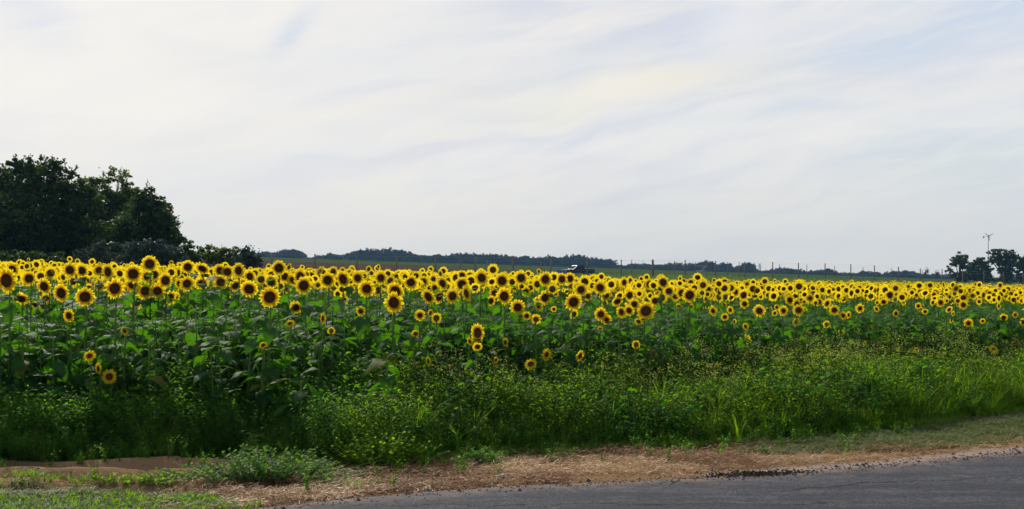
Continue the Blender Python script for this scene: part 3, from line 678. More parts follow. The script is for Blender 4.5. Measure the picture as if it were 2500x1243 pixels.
def spread(Np, x0, x1, fn):                         # random points (X, Y) kept where fn is true; Y measured from the vegetation's edge
    X = rng.uniform(x0, x1, Np); return X
def clear(X, Y, H):                                  # weeds stay below the low blooms behind them
    for p in placed:
        if p['py'] > 800:
            m = (Y < p['Y'] + .1) & (np.abs(X - (p['px'] - CX) / F * Y) < .27)
            H = np.where(m, np.minimum(H, EYE - (p['py'] + p['d'] * .5 - HY) / F * Y - .03), H)
    return np.maximum(H, .08)
def ground_z(X, Y): return terrain(X, Y) + relief(X, Y)
def put(g, tpls, X, Y, S, zoff=0.0, lean=.1):
    k = len(tpls); n = len(X)
    for j, tp in enumerate(tpls):
        m = np.arange(n) % k == j
        if m.any(): g.scatter(tp, rot(rng.uniform(-lean, lean, m.sum()), rng.uniform(-lean, lean, m.sum()), rng.uniform(0, 6.28, m.sum())), np.stack([X[m], Y[m], ground_z(X[m], Y[m]) + zoff], 1), np.asarray(S)[m])

# leafy weeds filling the verge
N = 4600; X = rng.uniform(-6.2, 8.2, N); Yv = y_veg(X); Yfr = y_front(X / np.maximum(Yv + 1.2, 1)); Y = Yv + (Yfr + .6 - Yv) * rng.random(N) ** 1.15
dep = (Y - Yv); H = np.interp(dep, (0, .25, .7, 1.6), (.22, .38, .58, .70)) * (.45 + 1.1 * fbm(X * 1.8, Y * 1.8, 50)) * (1 + .1 * rng.normal(size=N))
H = clear(X, Y, H * 1.0)
dark = (X + .9 * (fbm(X, Y, 51) - .5)) < -1.6
gw = G()
put(gw, [weed(800 + k, 1.0, 8, 12, .085, .38) for k in range(5)], X[~dark], Y[~dark], H[~dark])
tag(link('weeds', gw.mesh('weeds', [M_weed, M_wstem])), 'bright green leafy weeds in front of the sunflowers', 'weeds', kind='stuff')
gw = G(); put(gw, [weed(820 + k, 1.0, 8, 12, .10, .42) for k in range(5)], X[dark], Y[dark], H[dark] * 1.12)
tag(link('weeds', gw.mesh('weeds_dark', [M_wdark, M_wstem])), 'dark leafy weeds along the sandy verge', 'weeds', kind='stuff')
# broad-leaved weeds in patches, and dead stalks
N = 2300; X = rng.uniform(-6, 8.2, N); Y = y_veg(X) + rng.uniform(0, 1.3, N); k_ = fbm(X * 1.2, Y * 1.5, 91) > .45; X, Y = X[k_], Y[k_]
H = clear(X, Y, np.interp(Y - y_veg(X), (0, .4, 1.3), (.2, .4, .62)) * rng.uniform(.6, 1.2, len(X)))
gw = G(); put(gw, [weed(830 + k, 1.0, 5, 7, .20, .55) for k in range(5)], X, Y, H)
tag(link('weeds', gw.mesh('weeds_broad', [M_broad, M_wstem])), 'patches of broad-leaved weeds along the verge', 'weeds', kind='stuff')
N = 200; X = rng.uniform(-6, 8.2, N); Y = y_veg(X) + rng.uniform(-.1, 1.5, N)
gw = G(); put(gw, [tuft(838 + k, 1.0, 3, .0025, .7) for k in range(3)], X, Y, clear(X, Y, rng.uniform(.2, .75, N)))
tag(link('dead_stalks', gw.mesh('dead_stalks', [M_dead])), 'thin dead brown stalks among the weeds', 'stalks', kind='stuff')
# flowering weeds
N = 1500; X = rng.uniform(-1.3, 8.6, N); Yv = y_veg(X); Yfr = y_front(X / np.maximum(Yv + 1.5, 1)); Y = Yv + .35 + (Yfr + .9 - Yv) * rng.random(N) ** .8
k_ = rng.random(N) < np.interp(X, (-1.5, 0, 2, 4, 8), (.12, .45, .5, .9, 1)) * sst(fbm(X * .9, Y * .9, 61), .25, .6); X, Y = X[k_], Y[k_]
Hh = np.interp(Y - y_veg(X), (0.3, 1, 2.5), (.45, .70, .84)) * rng.uniform(.8, 1.15, len(X))
Hh = clear(X, Y, Hh)
gw = G(); put(gw, [bloomer(840 + k, 1.0, 7) for k in range(6)], X, Y, Hh, lean=.12)
tag(link('wildflowers', gw.mesh('wildflowers', [M_weed, M_wstem, M_bloom])), 'tall weeds dotted with tiny pale yellow blossoms', 'wildflowers', kind='stuff')
# grass: long tufts at the foot of the weeds on the right, and through the verge
N = 2600; X = rng.uniform(-5.5, 8.5, N); Yv = y_veg(X); Y = Yv + rng.exponential(.35, N) - .08
k_ = rng.random(N) < np.interp(X, (-5, -1.5, -.4, 1, 4), (.12, .12, .40, .45, 1)); X, Y = X[k_], Y[k_]
gg = G()
Nt = 1700; Xt = rng.uniform(-1.0, 8.8, Nt); Yt_ = y_veg(Xt) + rng.uniform(.0, 1.8, Nt); kt = (rng.random(Nt) < np.interp(Xt, (-1, 2, 4, 8), (.25, .35, .8, 1))) & (fbm(Xt * 1.3, Yt_ * 1.3, 95) > .36); Xt, Yt_ = Xt[kt], Yt_[kt]
put(gg, [tuft(864 + k, 1.0, 12, .0055, .7) for k in range(5)], Xt, Yt_, clear(Xt, Yt_, np.interp(Yt_ - y_veg(Xt), (0, .5, 1.8), (.28, .55, .72)) * rng.uniform(.6, 1.2, len(Xt))))
put(gg, [tuft(860 + k, 1.0, 15, .011, .9) for k in range(5)], X, Y, np.interp(Y - y_veg(X), (-.1, .3, 1), (.10, .24, .42)) * rng.uniform(.5, 1.3, len(X)))
Nf = 700; Xf = rng.uniform(-.8, 5.5, Nf); Yf_ = y_veg(Xf) + rng.normal(size=Nf) * .08; kf = fbm(Xf * 1.6, Yf_, 97) > .45; Xf, Yf_ = Xf[kf], Yf_[kf]
put(gg, [tuft(868 + k, 1.0, 12, .010, 2.6) for k in range(4)], Xf, Yf_, rng.uniform(.10, .22, len(Xf)))
# corner of grass at the lower left
N = 2600; X = rng.uniform(-4.3, -1.9, N); Y = rng.uniform(9.3, 10.75, N)
lim = np.interp(X, (-4.2, -3.2, -2.4, -1.9), (10.75, 10.45, 10.25, 9.95)) + .25 * (fbm(X * 3, Y * 3, 70) - .5)
k_ = Y < lim; X, Y = X[k_], Y[k_]
k_ = fbm(X * 2.4, Y * 3.5, 77) + .35 * (10.3 - Y) > .40; Xc, Yc = X[~k_], Y[~k_]; X, Y = X[k_], Y[k_]; hv = rng.random(len(X)) < .45; Xc, Yc = np.concatenate([Xc, X[hv]]), np.concatenate([Yc, Y[hv]]); X, Y = X[~hv], Y[~hv]
put(gg, [tuft(870 + k, 1.0, 9, .03, 1.3) for k in range(4)], X, Y, rng.uniform(.04, .11, len(X)))
# strip over the ruts and odd tufts
N = 420; X = rng.uniform(-4.6, -1.0, N); Y = 11.05 + .25 * np.sin(X * 2) + rng.normal(size=N) * .16; k_ = fbm(X * 2, Y * 4, 73) > .5; X, Y = X[k_], Y[k_]
put(gg, [tuft(880 + k, 1.0, 10, .02, 1.2) for k in range(3)], X, Y, rng.uniform(.05, .14, len(X)))
tag(link('grass', gg.mesh('grass', [M_grass])), 'green grass tufts along the verge and in the lower left corner', 'grass', kind='stuff')
gw = G(); N = 420; X = rng.uniform(-4.6, 4.5, N); Y = y_veg(X) - rng.exponential(.28, N) + .05; k_ = (Y > y_edge(X) + .25) & (fbm(X * 1.5, Y * 2.5, 98) > .44); X, Y = X[k_], Y[k_]
put(gw, [weed(884 + k, 1.0, 7, 9, .16, .45) for k in range(4)], X, Y, rng.uniform(.07, .22, len(X)))
tag(link('weeds', gw.mesh('weeds_low', [M_wdark, M_wstem])), 'small low weeds spreading over the sand and straw', 'weeds', kind='stuff')
# mown, half-dry grass on the right
N = 15000; X = rng.uniform(2.2, 9.5, N); e = y_edge(X); v = y_veg(X); Y = e + (v - e + .15) * rng.random(N)
k_ = (Y - e > np.interp(X, (2.2, 3.4, 4.6, 7), (1.3, .75, .50, .30)) + .25 * (fbm(X * 2, Y * 2, 75) - .5)); X, Y = np.concatenate([X[k_], Xc]), np.concatenate([Y[k_], Yc])
gg = G(); put(gg, [tuft(890 + k, 1.0, 7, .035, 1.5) for k in range(5)], X, Y, rng.uniform(.03, .085, len(X)) * (.6 + .9 * fbm(X * 3, Y * 3, 76)))
tag(link('mown_grass', gg.mesh('mown_grass', [M_mown])), 'short half-dry mown grass in patches beside the road', 'grass', kind='stuff')

# straw litter
def strand(seed):
    r = np.random.default_rng(seed); g = G(); a = 0.0; p = np.zeros(3); P = []; b = r.uniform(-.5, .5)
    for i in range(4):
        d = np.array([cos(a), sin(a), 0]); n_ = np.array([-sin(a), cos(a), 0]) * .024; P += [p - n_, p + n_ + (0, 0, .012)]; p = p + d * .33 + (0, 0, r.uniform(-.06, .09)); a += b + r.uniform(-.3, .3)
    g.add(P, [(0, 1, 3, 2), (2, 3, 5, 4), (4, 5, 7, 6)], 0, .2); return g
SR = [strand(k) for k in range(6)]
def lay(g, X, Y, S, zmax=.03):
    for j, tp in enumerate(SR):
        m = np.arange(len(X)) % 6 == j
        g.scatter(tp, rot(rng.normal(size=m.sum()) * .22, rng.normal(size=m.sum()) * .22, rng.uniform(0, 6.28, m.sum())), np.stack([X[m], Y[m], ground_z(X[m], Y[m]) + rng.random(m.sum()) ** 2 * zmax * (.4 + 1.4 * fbm(X[m] * 4, Y[m] * 6, 83)) + .004], 1), S[m])
N = 120000; X = rng.uniform(-2.8, 9, N); e = y_edge(X); v = np.minimum(y_veg(X), e + 1.9); t_ = rng.random(N); Y = e + .02 + (v - e + .12) * t_
dens = sst(fbm(X * 1.4, Y * 2.2, 80), .26, .46) * np.where(X > .8, sst(Y - e + .3 * (fbm(X * 2, Y * 2, 81) - .5), .18, .42), sst(Y - e, .0, .16)) * np.interp(X, (-2.6, -1.9, 3.2, 4.6), (.2, 1, 1, .5))
dens = dens * np.where(X > 2.6, 1 - sst(Y - e, .75, 1.1), 1)
k_ = rng.random(N) < dens; X, Y = X[k_], Y[k_]; red = fbm(X * 1.1, Y * 1.6, 82) + .12 * (Y - y_edge(X)) > .56
gs = G(); lay(gs, X[~red], Y[~red], rng.uniform(.025, .095, (~red).sum()))
tag(link('straw', gs.mesh('straw', [M_straw])), 'pale dry straw scattered beside the road', 'straw', kind='stuff')
gs = G(); lay(gs, X[red], Y[red], rng.uniform(.03, .11, red.sum()), .06)
tag(link('straw', gs.mesh('straw_rusty', [M_rusty])), 'rust brown dead grass lying along the weeds', 'straw', kind='stuff')
# gravel crumbs along the asphalt edge
pb = G(); pb.add([(1, 0, 0), (0, 1, .1), (-.9, .1, 0), (.1, -1, 0), (0, .1, .8)], [(0, 1, 4), (1, 2, 4), (2, 3, 4), (3, 0, 4)], 0)
N = 2600; X = rng.uniform(-3, 8, N); Y = y_edge(X) + rng.normal(size=N) * .16
gp = G(); gp.scatter(pb, rot(0, 0, rng.uniform(0, 6, N)), np.stack([X, Y, np.where(Y < y_edge(X) - .04, .008, ground_z(X, Y))], 1), rng.uniform(.004, .013, N) * (1 + 1.6 * (rng.random(N) > .97)))
tag(link('gravel', gp.mesh('gravel', [plain('crumbled_asphalt', (.075, .07, .072, 1), .9, .2, 0, .6, 30)], smooth=False)), 'dark crumbs of broken asphalt along the road edge', 'gravel', kind='stuff')
N = 900; X = rng.uniform(-4.8, -.5, N); Y = np.interp(rng.random(N), (0, 1), (10.1, 12.3)); 
gp = G(); gp.scatter(pb, rot(0, 0, rng.uniform(0, 6, N)), np.stack([X, Y, ground_z(X, Y) - .002], 1), rng.uniform(.004, .014, N) * (1 + 1.6 * (rng.random(N) > .96)))
tag(link('clods', gp.mesh('clods', [plain('earth_clod', (.17, .11, .07, 1), .95, .05, 0, .5, 20)], smooth=False)), 'small earth clods and stones on the bare sand', 'clods', kind='stuff')
# dark heap of dirt and dead roots on the road edge
X0, Y0 = gnd(1850, 1160)
gp = G(); N = 700; X = X0 + rng.normal(size=N) * .22; Y = Y0 + .25 * (X - X0) + rng.normal(size=N) * .045 * (1 + 1.5 * rng.random(N))
gp.scatter(pb, rot(0, 0, rng.uniform(0, 6, N)), np.stack([X, Y, .006 + .012 * rng.random(N)], 1), rng.uniform(.004, .016, N))
tag(link('dirt', gp.mesh('dirt', [plain('dark_dirt', (.028, .022, .018, 1), .95, .1, 0, .5, 30)], smooth=False)), 'patch of dark dirt lying on the edge of the asphalt', 'dirt', kind='stuff')

# clumps one can tell apart
def lobed():
    g = G(); P = [(0, 0, 0), (-.08, .25, 0), (-.42, .42, -.05), (-.14, .45, .02), (-.36, .75, -.08), (-.1, .66, 0), (0, 1, -.1), (.1, .66, 0), (.36, .75, -.08), (.14, .45, .02), (.42, .42, -.05), (.08, .25, 0)]
    g.add(P, [(0, 11, 1), (1, 11, 9, 3), (1, 3, 2), (9, 11, 10), (3, 9, 7, 5), (3, 5, 4), (7, 9, 8), (5, 7, 6)], 0, .3); return g
LOB = lobed()
def clump(px, py, wid, hgt, n, lab, mats, lsz=.085):
    X, Y = gnd(px, py); r = np.random.default_rng(int(px)); e = bpy.data.objects.new('weed_clump', None); col.objects.link(e)
    z0 = float(ground_z(X, Y)); e.location = (X, Y, z0); tag(e, lab, 'weed', 'leafy weed clumps on the verge')
    sg, lg = G(), G(); Rs, Ls, Ss = [], [], []
    for i in range(n):
        bx, by = r.normal(size=2) * (wid * .30, wid * .14); h = hgt * r.uniform(.45, 1.05) * math.exp(-(bx / wid) ** 2 * 1.5); a = r.uniform(0, 6.28)
        tip = np.array([bx + cos(a) * h * .35, by + sin(a) * h * .35, h]); b0 = np.array([bx * .6, by * .6, 0]); mid = (b0 + tip) / 2 + (0, 0, h * .1)
        sg.merge(tube([b0, mid, tip], [.004, .003, .002], 4))
        for q in range(13):
            t = .12 + .9 * q / 13; p = (1 - t) ** 2 * b0 + 2 * t * (1 - t) * mid + t * t * tip
            Ls.append(p); Rs.append(rot(r.uniform(-.3, 1.0), r.uniform(-.4, .4), q * 2.4 + r.uniform(-.4, .4))); Ss.append(lsz * r.uniform(.6, 1.25) * (1.15 - .6 * t))
    lg.scatter(LOB, np.array(Rs), np.array(Ls), np.array(Ss)); lg.merge(setmat(sg, 1)); mats = mats + [M_stem]
    link('foliage', lg.mesh('foliage', mats), e)
clump(640, 1178, 1.25, .27, 170, 'lobed green weed clump growing on the sand where the straw begins', [M_mug], .06)
clump(930, 1145, .95, .30, 120, 'dense low bush of small green leaves at the straw edge', [M_weed], .06)
clump(655, 1125, .5, .33, 16, 'taller grey-green weed with pale leaf tips behind the sandy clump', [M_mug], .10)
clump(1180, 1135, .35, .22, 14, 'pale upright weed sprig at the start of the straw strip', [M_mug], .07)
clump(490, 1225, .45, .07, 22, 'flat dark weed patch by the road corner at the bottom', [M_wdark], .05)
clump(330, 1190, .7, .08, 26, 'low creeping weed between the ruts and the grassy corner', [M_weed], .05)
# corn-like grass blades that arch over the weeds
for (px, py, h, nb, lab) in ((1115, 1075, .42, 7, 'arching broad-bladed grass bent over beside the dark weeds'), (1725, 1015, .55, 6, 'upright bright grass shoot among the blossoms, the left one'),
                             (1800, 1050, .45, 6, 'bright grass shoot among the blossoms, the right one'), (1090, 1010, .5, 5, 'tall thin grass shoot behind the arching blades')):
    X, Y = gnd(px, py + 40); r = np.random.default_rng(int(px)); g = G(); bl = []
    e = bpy.data.objects.new('grass_shoot', None); col.objects.link(e); e.location = (X, Y - .05, float(ground_z(X, Y))); tag(e, lab, 'grass', 'tall grass shoots in the verge')
    for i in range(nb):
        link('blade', tuft(int(px) + i, h * 1.15, 1, .009, 1.4 if nb == 7 else .7).mesh('blade', [M_grass]), e)
# scrap of litter
g = G(); box(g, -.045, .045, -.012, .012, 0, .02); box(g, .045, .06, -.009, .009, .002, .016)
X, Y = gnd(1222, 1170); o = link('litter', g.mesh('litter', [plain('white_plastic', (.75, .75, .74, 1), .4, .4)], smooth=False), None, (X, Y, float(ground_z(X, Y)) + .02)); o.rotation_euler = (0.15, -.15, .55)
tag(o, 'small white plastic scrap lying on the straw', 'litter')

# meadow between the sunflowers and the far fence
N = 24000; u = rng.uniform(-.22, .42, N); Y = rng.uniform(46, 235, N); fe = 150 / (1 - .2 * 0) * np.interp(u, (-.19, .13, .345, .42), (1, 1.24, 1.49, 1.62))
k_ = (Y > y_end(u) + 1) & (Y < fe + 6) & (rng.random(N) < np.interp(u, (-.2, .0, .1), (.45, .6, 1))); u, Y = u[k_], Y[k_]; X = u * Y
gm = G(); S = (np.interp(u, (-.2, .02, .12, .4), (.40, .55, 1.0, 1.15)) * (.6 + .8 * fbm(X * .12, Y * .08, 90))) * rng.uniform(.7, 1.2, len(X))
put(gm, [tuft(900 + k, 1.0, 14, .035, .8) for k in range(5)], X, Y, S)
tag(link('meadow_grass', gm.mesh('meadow_grass', [M_meadow])), 'tall rough meadow grass between sunflowers and fence', 'grass', kind='stuff')

# ------------------------------------------------------------------ trees
def leafq():
    g = G(); g.add([(0, -.5, 0), (.36, 0, .08), (0, .5, 0), (-.36, 0, .08)], [(0, 1, 2, 3)], 0, .3); return g
LQ = leafq()
def crown(r, blobs, per, size, rough=.33, fill=.25):
    """leaf clusters over and inside a set of ellipsoids (x, y, z, rx, ry, rz, density)"""
    L, S = [], []
    for (x, y, z, rx, ry, rz, dn) in blobs:
        area = (rx * rz + rx * ry + ry * rz) / 3
        m = max(6, int(per * area * dn)); nsub = max(9, int(m / 34))
        d = r.normal(size=(nsub, 3)); d /= np.linalg.norm(d, axis=1)[:, None]
        rad = np.where(r.random(nsub) < fill, r.uniform(.2, .8, nsub), r.uniform(.78, 1.10, nsub))
        c_ = np.array([x, y, z]) + d * rad[:, None] * (rx, ry, rz)
        ks = r.integers(0, nsub, m); sr = rough * min(rx, rz) * r.uniform(.45, 1.0, nsub)
        off = r.normal(size=(m, 3)) * .5 * sr[ks][:, None] * (1.15, 1.15, .7)
        L.append(c_[ks] + off); S.append(size * r.uniform(.6, 1.4, m))
    L = np.concatenate(L); S = np.concatenate(S); g = G(); m = len(L)
    g.scatter(LQ, rot(r.uniform(-1.2, 1.2, m), r.uniform(-1.2, 1.2, m), r.uniform(0, 6.28, m)), L, S); return g
def limbs(base_r, blobs, top=.9, r=None):
    g = G(); r = r or np.random.default_rng(1)
    zt = max(b[2] for b in blobs); xm = np.mean([b[0] for b in blobs]); h0 = min(b[2] for b in blobs) * .6
    trunk = [(0, 0, -.3), (.03, 0, h0 * .5), (xm * .15, 0, h0), (xm * .5, 0, zt * top)]
    g.merge(tube(trunk, [base_r * 1.3, base_r, base_r * .8, base_r * .2], 8))
    for b in blobs:
        t = r.uniform(.4, .9); p0 = np.array([xm * .15, 0, h0 * r.uniform(.7, 1.0)]); p2 = np.array(b[:3]) + (0, 0, b[5] * .5); p1 = (p0 + p2) / 2 + (0, 0, .1 * b[5]) + r.normal(size=3) * .1 * b[3]
        g.merge(tube([p0, p1, p2], [base_r * .5, base_r * .28, base_r * .08], 5))
        for q in range(4):
            d = r.normal(size=3); d /= np.linalg.norm(d); d[2] = abs(d[2]); e = p2 + d * np.array(b[3:6]) * .7
            g.merge(tube([p1 if q % 2 else p2, (p2 + e) / 2, e], [base_r * .16, base_r * .1, base_r * .04], 4))
    return g
def px_tree(name, label, cat, Y, basepx, blobs, mat, per=260, size=.16, group=None, br=.16, sprigs=(), rough=.46, fill=.45, shear=0):
    r = np.random.default_rng(int(basepx * 3 + Y)); X0 = (basepx - CX) / F * Y; z0 = float(terrain(X0, Y))
    B = []
    for b in blobs:
        bx, by, br_ = b[:3]; dn = b[3] if len(b) > 3 else 1.0
        x, _, z = at(bx, by, Y); R_ = br_ / F * Y; B.append((x - X0, r.uniform(-.5, .5) * R_, z - z0, R_, R_ * .9, R_ * .85, dn))
    e = bpy.data.objects.new(name, None); col.objects.link(e); e.location = (X0, Y, z0); tag(e, label, cat, group)
    cg = crown(r, B, per, size, rough, fill)
    for (sx, sy, ex, ey) in sprigs:                 # twigs that stick out of the crown
        p = np.array(at(sx, sy, Y)) - (X0, Y, z0); q = np.array(at(ex, ey, Y)) - (X0, Y, z0); n = 26
        t = r.random(n)[:, None]; cg.scatter(LQ, rot(r.uniform(-1, 1, n), r.uniform(-1, 1, n), r.uniform(0, 6, n)), p + (q - p) * t + r.normal(size=(n, 3)) * .05, np.full(n, size * .8))
        cg.merge(setmat(tube([p, q], [.02, .008], 4), 1))
    link('crown', cg.mesh('crown', [mat, M_bark]), e)
    link('trunk', limbs(br, B, .8, r).mesh('trunk', [M_bark]), e)
    return e
px_tree('tree', 'tall dense dark tree at the far left, highest of the wood', 'tree', 62, 75,
        [(15, 470, 68), (105, 445, 60), (55, 540, 80), (135, 520, 70), (-40, 450, 60), (172, 470, 38), (70, 415, 30), (130, 412, 26), (38, 405, 20), (175, 425, 18, .7), (205, 458, 30), (215, 500, 40), (185, 560, 55), (205, 610, 50), (150, 610, 60), (90, 600, 70), (0, 600, 70), (-60, 540, 80)], M_tree, 3000, .15, 'trees of the wood on the left',
        sprigs=((40, 400, 38, 376), (50, 400, 62, 380), (72, 395, 76, 380), (100, 395, 98, 382), (128, 395, 126, 381), (150, 402, 156, 388), (182, 420, 190, 402)))
px_tree('tree', 'feathery pale-leaved tree with sky showing through its top', 'tree', 66, 260,
        [(262, 435, 22, .45), (290, 428, 24, .45), (310, 450, 20, .5), (240, 600, 55), (290, 600, 55), (200, 560, 40), (222, 452, 24, .8), (205, 475, 28), (250, 490, 38), (300, 495, 34), (280, 540, 50), (230, 540, 45), (330, 470, 16, .6), (215, 505, 40), (265, 560, 60), (320, 530, 40), (242, 462, 28), (300, 478, 34), (328, 482, 24)], M_locust, 2496, .14, 'trees of the wood on the left', .12,
        sprigs=((255, 430, 250, 416), (280, 420, 278, 412), (305, 425, 310, 414)))
px_tree('tree', 'bushy tree with a bare upright sprig, right edge of the wood', 'tree', 60, 350,
        [(345, 500, 34), (372, 520, 36), (350, 620, 50), (395, 630, 40),  (335, 560, 55), (385, 570, 42), (355, 478, 22, .8), (300, 590, 45), (415, 610, 28), (300, 560, 50), (430, 635, 35), (380, 500, 20), (368, 492, 28), (400, 545, 34), (442, 592, 22)], M_tree, 2880, .14, 'trees of the wood on the left', .12,
        sprigs=((358, 475, 360, 436), (362, 462, 372, 457), (366, 478, 374, 464), (340, 480, 334, 458)))
px_tree('tree', 'small sunlit tree with loose feathery sprays leaning out at the end of the wood', 'tree', 61, 400,
        [(400, 508, 19, .6), (413, 525, 17, .6), (425, 600, 24), (415, 630, 34), (405, 545, 24, .8), (425, 560, 14, .6), (432, 548, 9, .5), (408, 580, 26)], M_locust, 2688, .13, 'trees of the wood on the left', .09,
        sprigs=((395, 505, 402, 490), (410, 515, 422, 505), (425, 545, 442, 546), (425, 560, 440, 574)))
px_tree('shrub', 'silvery grey-green shrub in front of the dark wood, the left one', 'shrub', 56, 240, [(210, 625, 28), (245, 612, 32), (285, 625, 34), (190, 640, 20)], M_olive, 2520, .12, 'silvery shrubs before the wood', .05, rough=.4)
px_tree('shrub', 'silvery grey-green shrub in front of the dark wood, the right one', 'shrub', 56.5, 370, [(330, 618, 32), (372, 608, 36), (410, 618, 30), (435, 635, 24)], M_olive, 2520, .12, 'silvery shrubs before the wood', .05, rough=.4)
px_tree('shrub', 'low dark hedge bush at the left edge behind the sunflowers', 'shrub', 55, 20, [(-10, 635, 38), (35, 632, 34), (75, 640, 30)], M_tree, 2520, .13, 'dark bushes under the wood', .05)
px_tree('shrub', 'dark hedge bush below the tall dark tree trunk gap', 'shrub', 55, 130, [(110, 638, 30), (150, 642, 30), (180, 650, 26)], M_tree, 2520, .13, 'dark bushes under the wood', .05)
px_tree('shrub', 'rounded dark bush filling the notch beside the wood', 'shrub', 58, 465, [(450, 610, 26), (470, 622, 26), (445, 635, 34), (480, 642, 26)], M_tree, 2520, .13, 'bushes beside the wood', .05)
px_tree('shrub', 'low bright-topped green bush between wood and hedge end', 'shrub', 60, 535, [(498, 614, 18), (520, 610, 18), (545, 612, 18), (572, 617, 18), (530, 625, 24), (560, 628, 24), (545, 640, 32), (510, 642, 30), (580, 645, 26)], M_locust, 2208, .12, 'bushes beside the wood', .05)
px_tree('shrub', 'silvery bush with a spiky top at the end of the hedge', 'shrub', 58, 612, [(590, 622, 20), (612, 620, 19), (632, 634, 17), (604, 634, 24), (605, 648, 32), (628, 655, 22)], M_olive, 2760, .11, 'bushes beside the wood', .05, sprigs=((610, 620, 606, 598), (615, 620, 618, 603), (628, 635, 634, 610), (600, 620, 590, 606)))
# dark trees by the windmill
px_tree('tree', 'airy round-topped tree left of the windmill', 'tree', 262, 2343, [(2345, 628, 17, .8), (2332, 640, 13, .6), (2358, 640, 12, .7), (2350, 650, 14, .7), (2322, 658, 11, .8), (2326, 672, 12), (2345, 642, 16), (2345, 676, 16), (2360, 665, 14)], M_tree, 364, .42, 'dark trees around the windmill', .3, rough=.4)
px_tree('tree', 'bushy dark tree filled down to the ground below the windmill', 'tree', 268, 2392, [(2392, 642, 17), (2378, 655, 17), (2402, 645, 15), (2412, 662, 14), (2365, 668, 18), (2390, 676, 22), (2350, 680, 14), (2370, 650, 12), (2408, 680, 16), (2420, 636, 9)], M_tree, 420, .45, 'dark trees around the windmill', .3)
px_tree('tree', 'broad dark tree with a flat crown right of the windmill', 'tree', 262, 2452, [(2432, 622, 15), (2455, 622, 17), (2474, 628, 14), (2425, 640, 9, .6), (2455, 645, 18), (2446, 660, 12), (2462, 668, 16), (2480, 645, 12), (2445, 638, 16), (2470, 645, 16), (2455, 682, 16), (2474, 684, 14)], M_tree, 420, .45, 'dark trees around the windmill', .35)
px_tree('tree', 'dark tree cut off by the right edge of the photo', 'tree', 258, 2500, [(2492, 640, 13), (2505, 630, 14), (2500, 655, 14), (2488, 668, 12), (2515, 650, 20), (2498, 680, 16)], M_tree, 420, .45, 'dark trees around the windmill', .3)
px_tree('shrub', 'low dark bush spanning the gap right of the windmill', 'shrub', 270, 2425, [(2424, 686, 7), (2437, 685, 8), (2448, 682, 8)], M_tree, 560, .4, 'dark bushes near the windmill', .1)

# the far woodline: every crown a tree
PROF = np.array([(560, 616), (645, 613), (665, 616), (695, 611), (715, 609), (738, 614), (752, 628), (775, 624), (800, 618), (820, 619), (840, 624), (862, 612), (885, 609), (905, 604), (925, 612), (945, 607), (985, 611), (1010, 617),
                 (1040, 622), (1075, 619), (1090, 620), (1150, 619), (1250, 621), (1300, 627), (1345, 622), (1360, 628), (1410, 621), (1440, 627), (1470, 630), (1487, 634), (1496, 646), (1530, 648), (1545, 640), (1560, 646), (1567, 639), (1580, 644), (1620, 642),
                 (1660, 643), (1700, 641), (1725, 637), (1740, 641), (1752, 647), (1768, 642), (1785, 650), (1800, 650), (1825, 642), (1840, 645), (1850, 658), (1880, 658), (1900, 655), (1930, 654), (1955, 658), (1975, 661), (1998, 660), (2020, 656), (2035, 659),
                 (2050, 664), (2075, 667), (2100, 662), (2140, 661), (2160, 666), (2180, 662), (2205, 660), (2225, 661), (2245, 664), (2270, 669), (2290, 668), (2320, 668), (2425, 672), (2600, 670)])
def far_variant(k):
    r = np.random.default_rng(950 + k); B = [(0, 0, .62, .5, .45, .34, 1.0)]
    for i in range(7): a = r.uniform(0, 6.28); q = r.uniform(.2, .5); B.append((cos(a) * q, sin(a) * q * .8, r.uniform(.42, .82), r.uniform(.15, .28), .2, r.uniform(.12, .2), 1.0))
    B += [(r.uniform(-.3, .3), 0, .25, .35, .3, .25, .8)]
    return crown(r, B, 12000 if k < 6 else 4500, .075 if k < 6 else .05, .36, .3).mesh('crown', [M_far]), limbs(.035, B, .75, r).mesh('trunk', [M_bark])
FV = [far_variant(k) for k in range(8)]
def far_tree(px, pytop, Y, wpx, k, label, group='trees of the hazy far woodline'):
    X = (px - CX) / F * Y; z0 = float(terrain(X, Y)); zt = EYE - (pytop - HY) / F * Y; H = max(2.0, zt - z0); W = wpx / F * Y
    e = bpy.data.objects.new('tree', None); col.objects.link(e); e.location = (X, Y, z0); e.scale = (W, W, H); e.rotation_euler.z = random.uniform(0, 6.28); tag(e, label, 'tree', group)
    link('crown', FV[k][0], e); link('trunk', FV[k][1], e)
prof = lambda x: np.interp(x, PROF[:, 0], PROF[:, 1])
L1 = 'rounded hazy blue-green tree among many alike in the far woodline'
x = 600.0
while x < 2330:
    wv_ = random.uniform(15, 34) if x < 1490 else random.uniform(12, 26)
    far_tree(x, prof(x) + random.uniform(-1.8, 3.2), random.uniform(760, 820), wv_, random.randrange(6), L1)
    x += wv_ * .56
x = 590.0
while x < 2560:
    wv_ = random.uniform(30, 46) if x < 1490 else random.uniform(20, 32)
    far_tree(x, prof(x) + random.uniform(3, 9), random.uniform(720, 755), wv_, random.randrange(6), L1)
    x += wv_ * .6
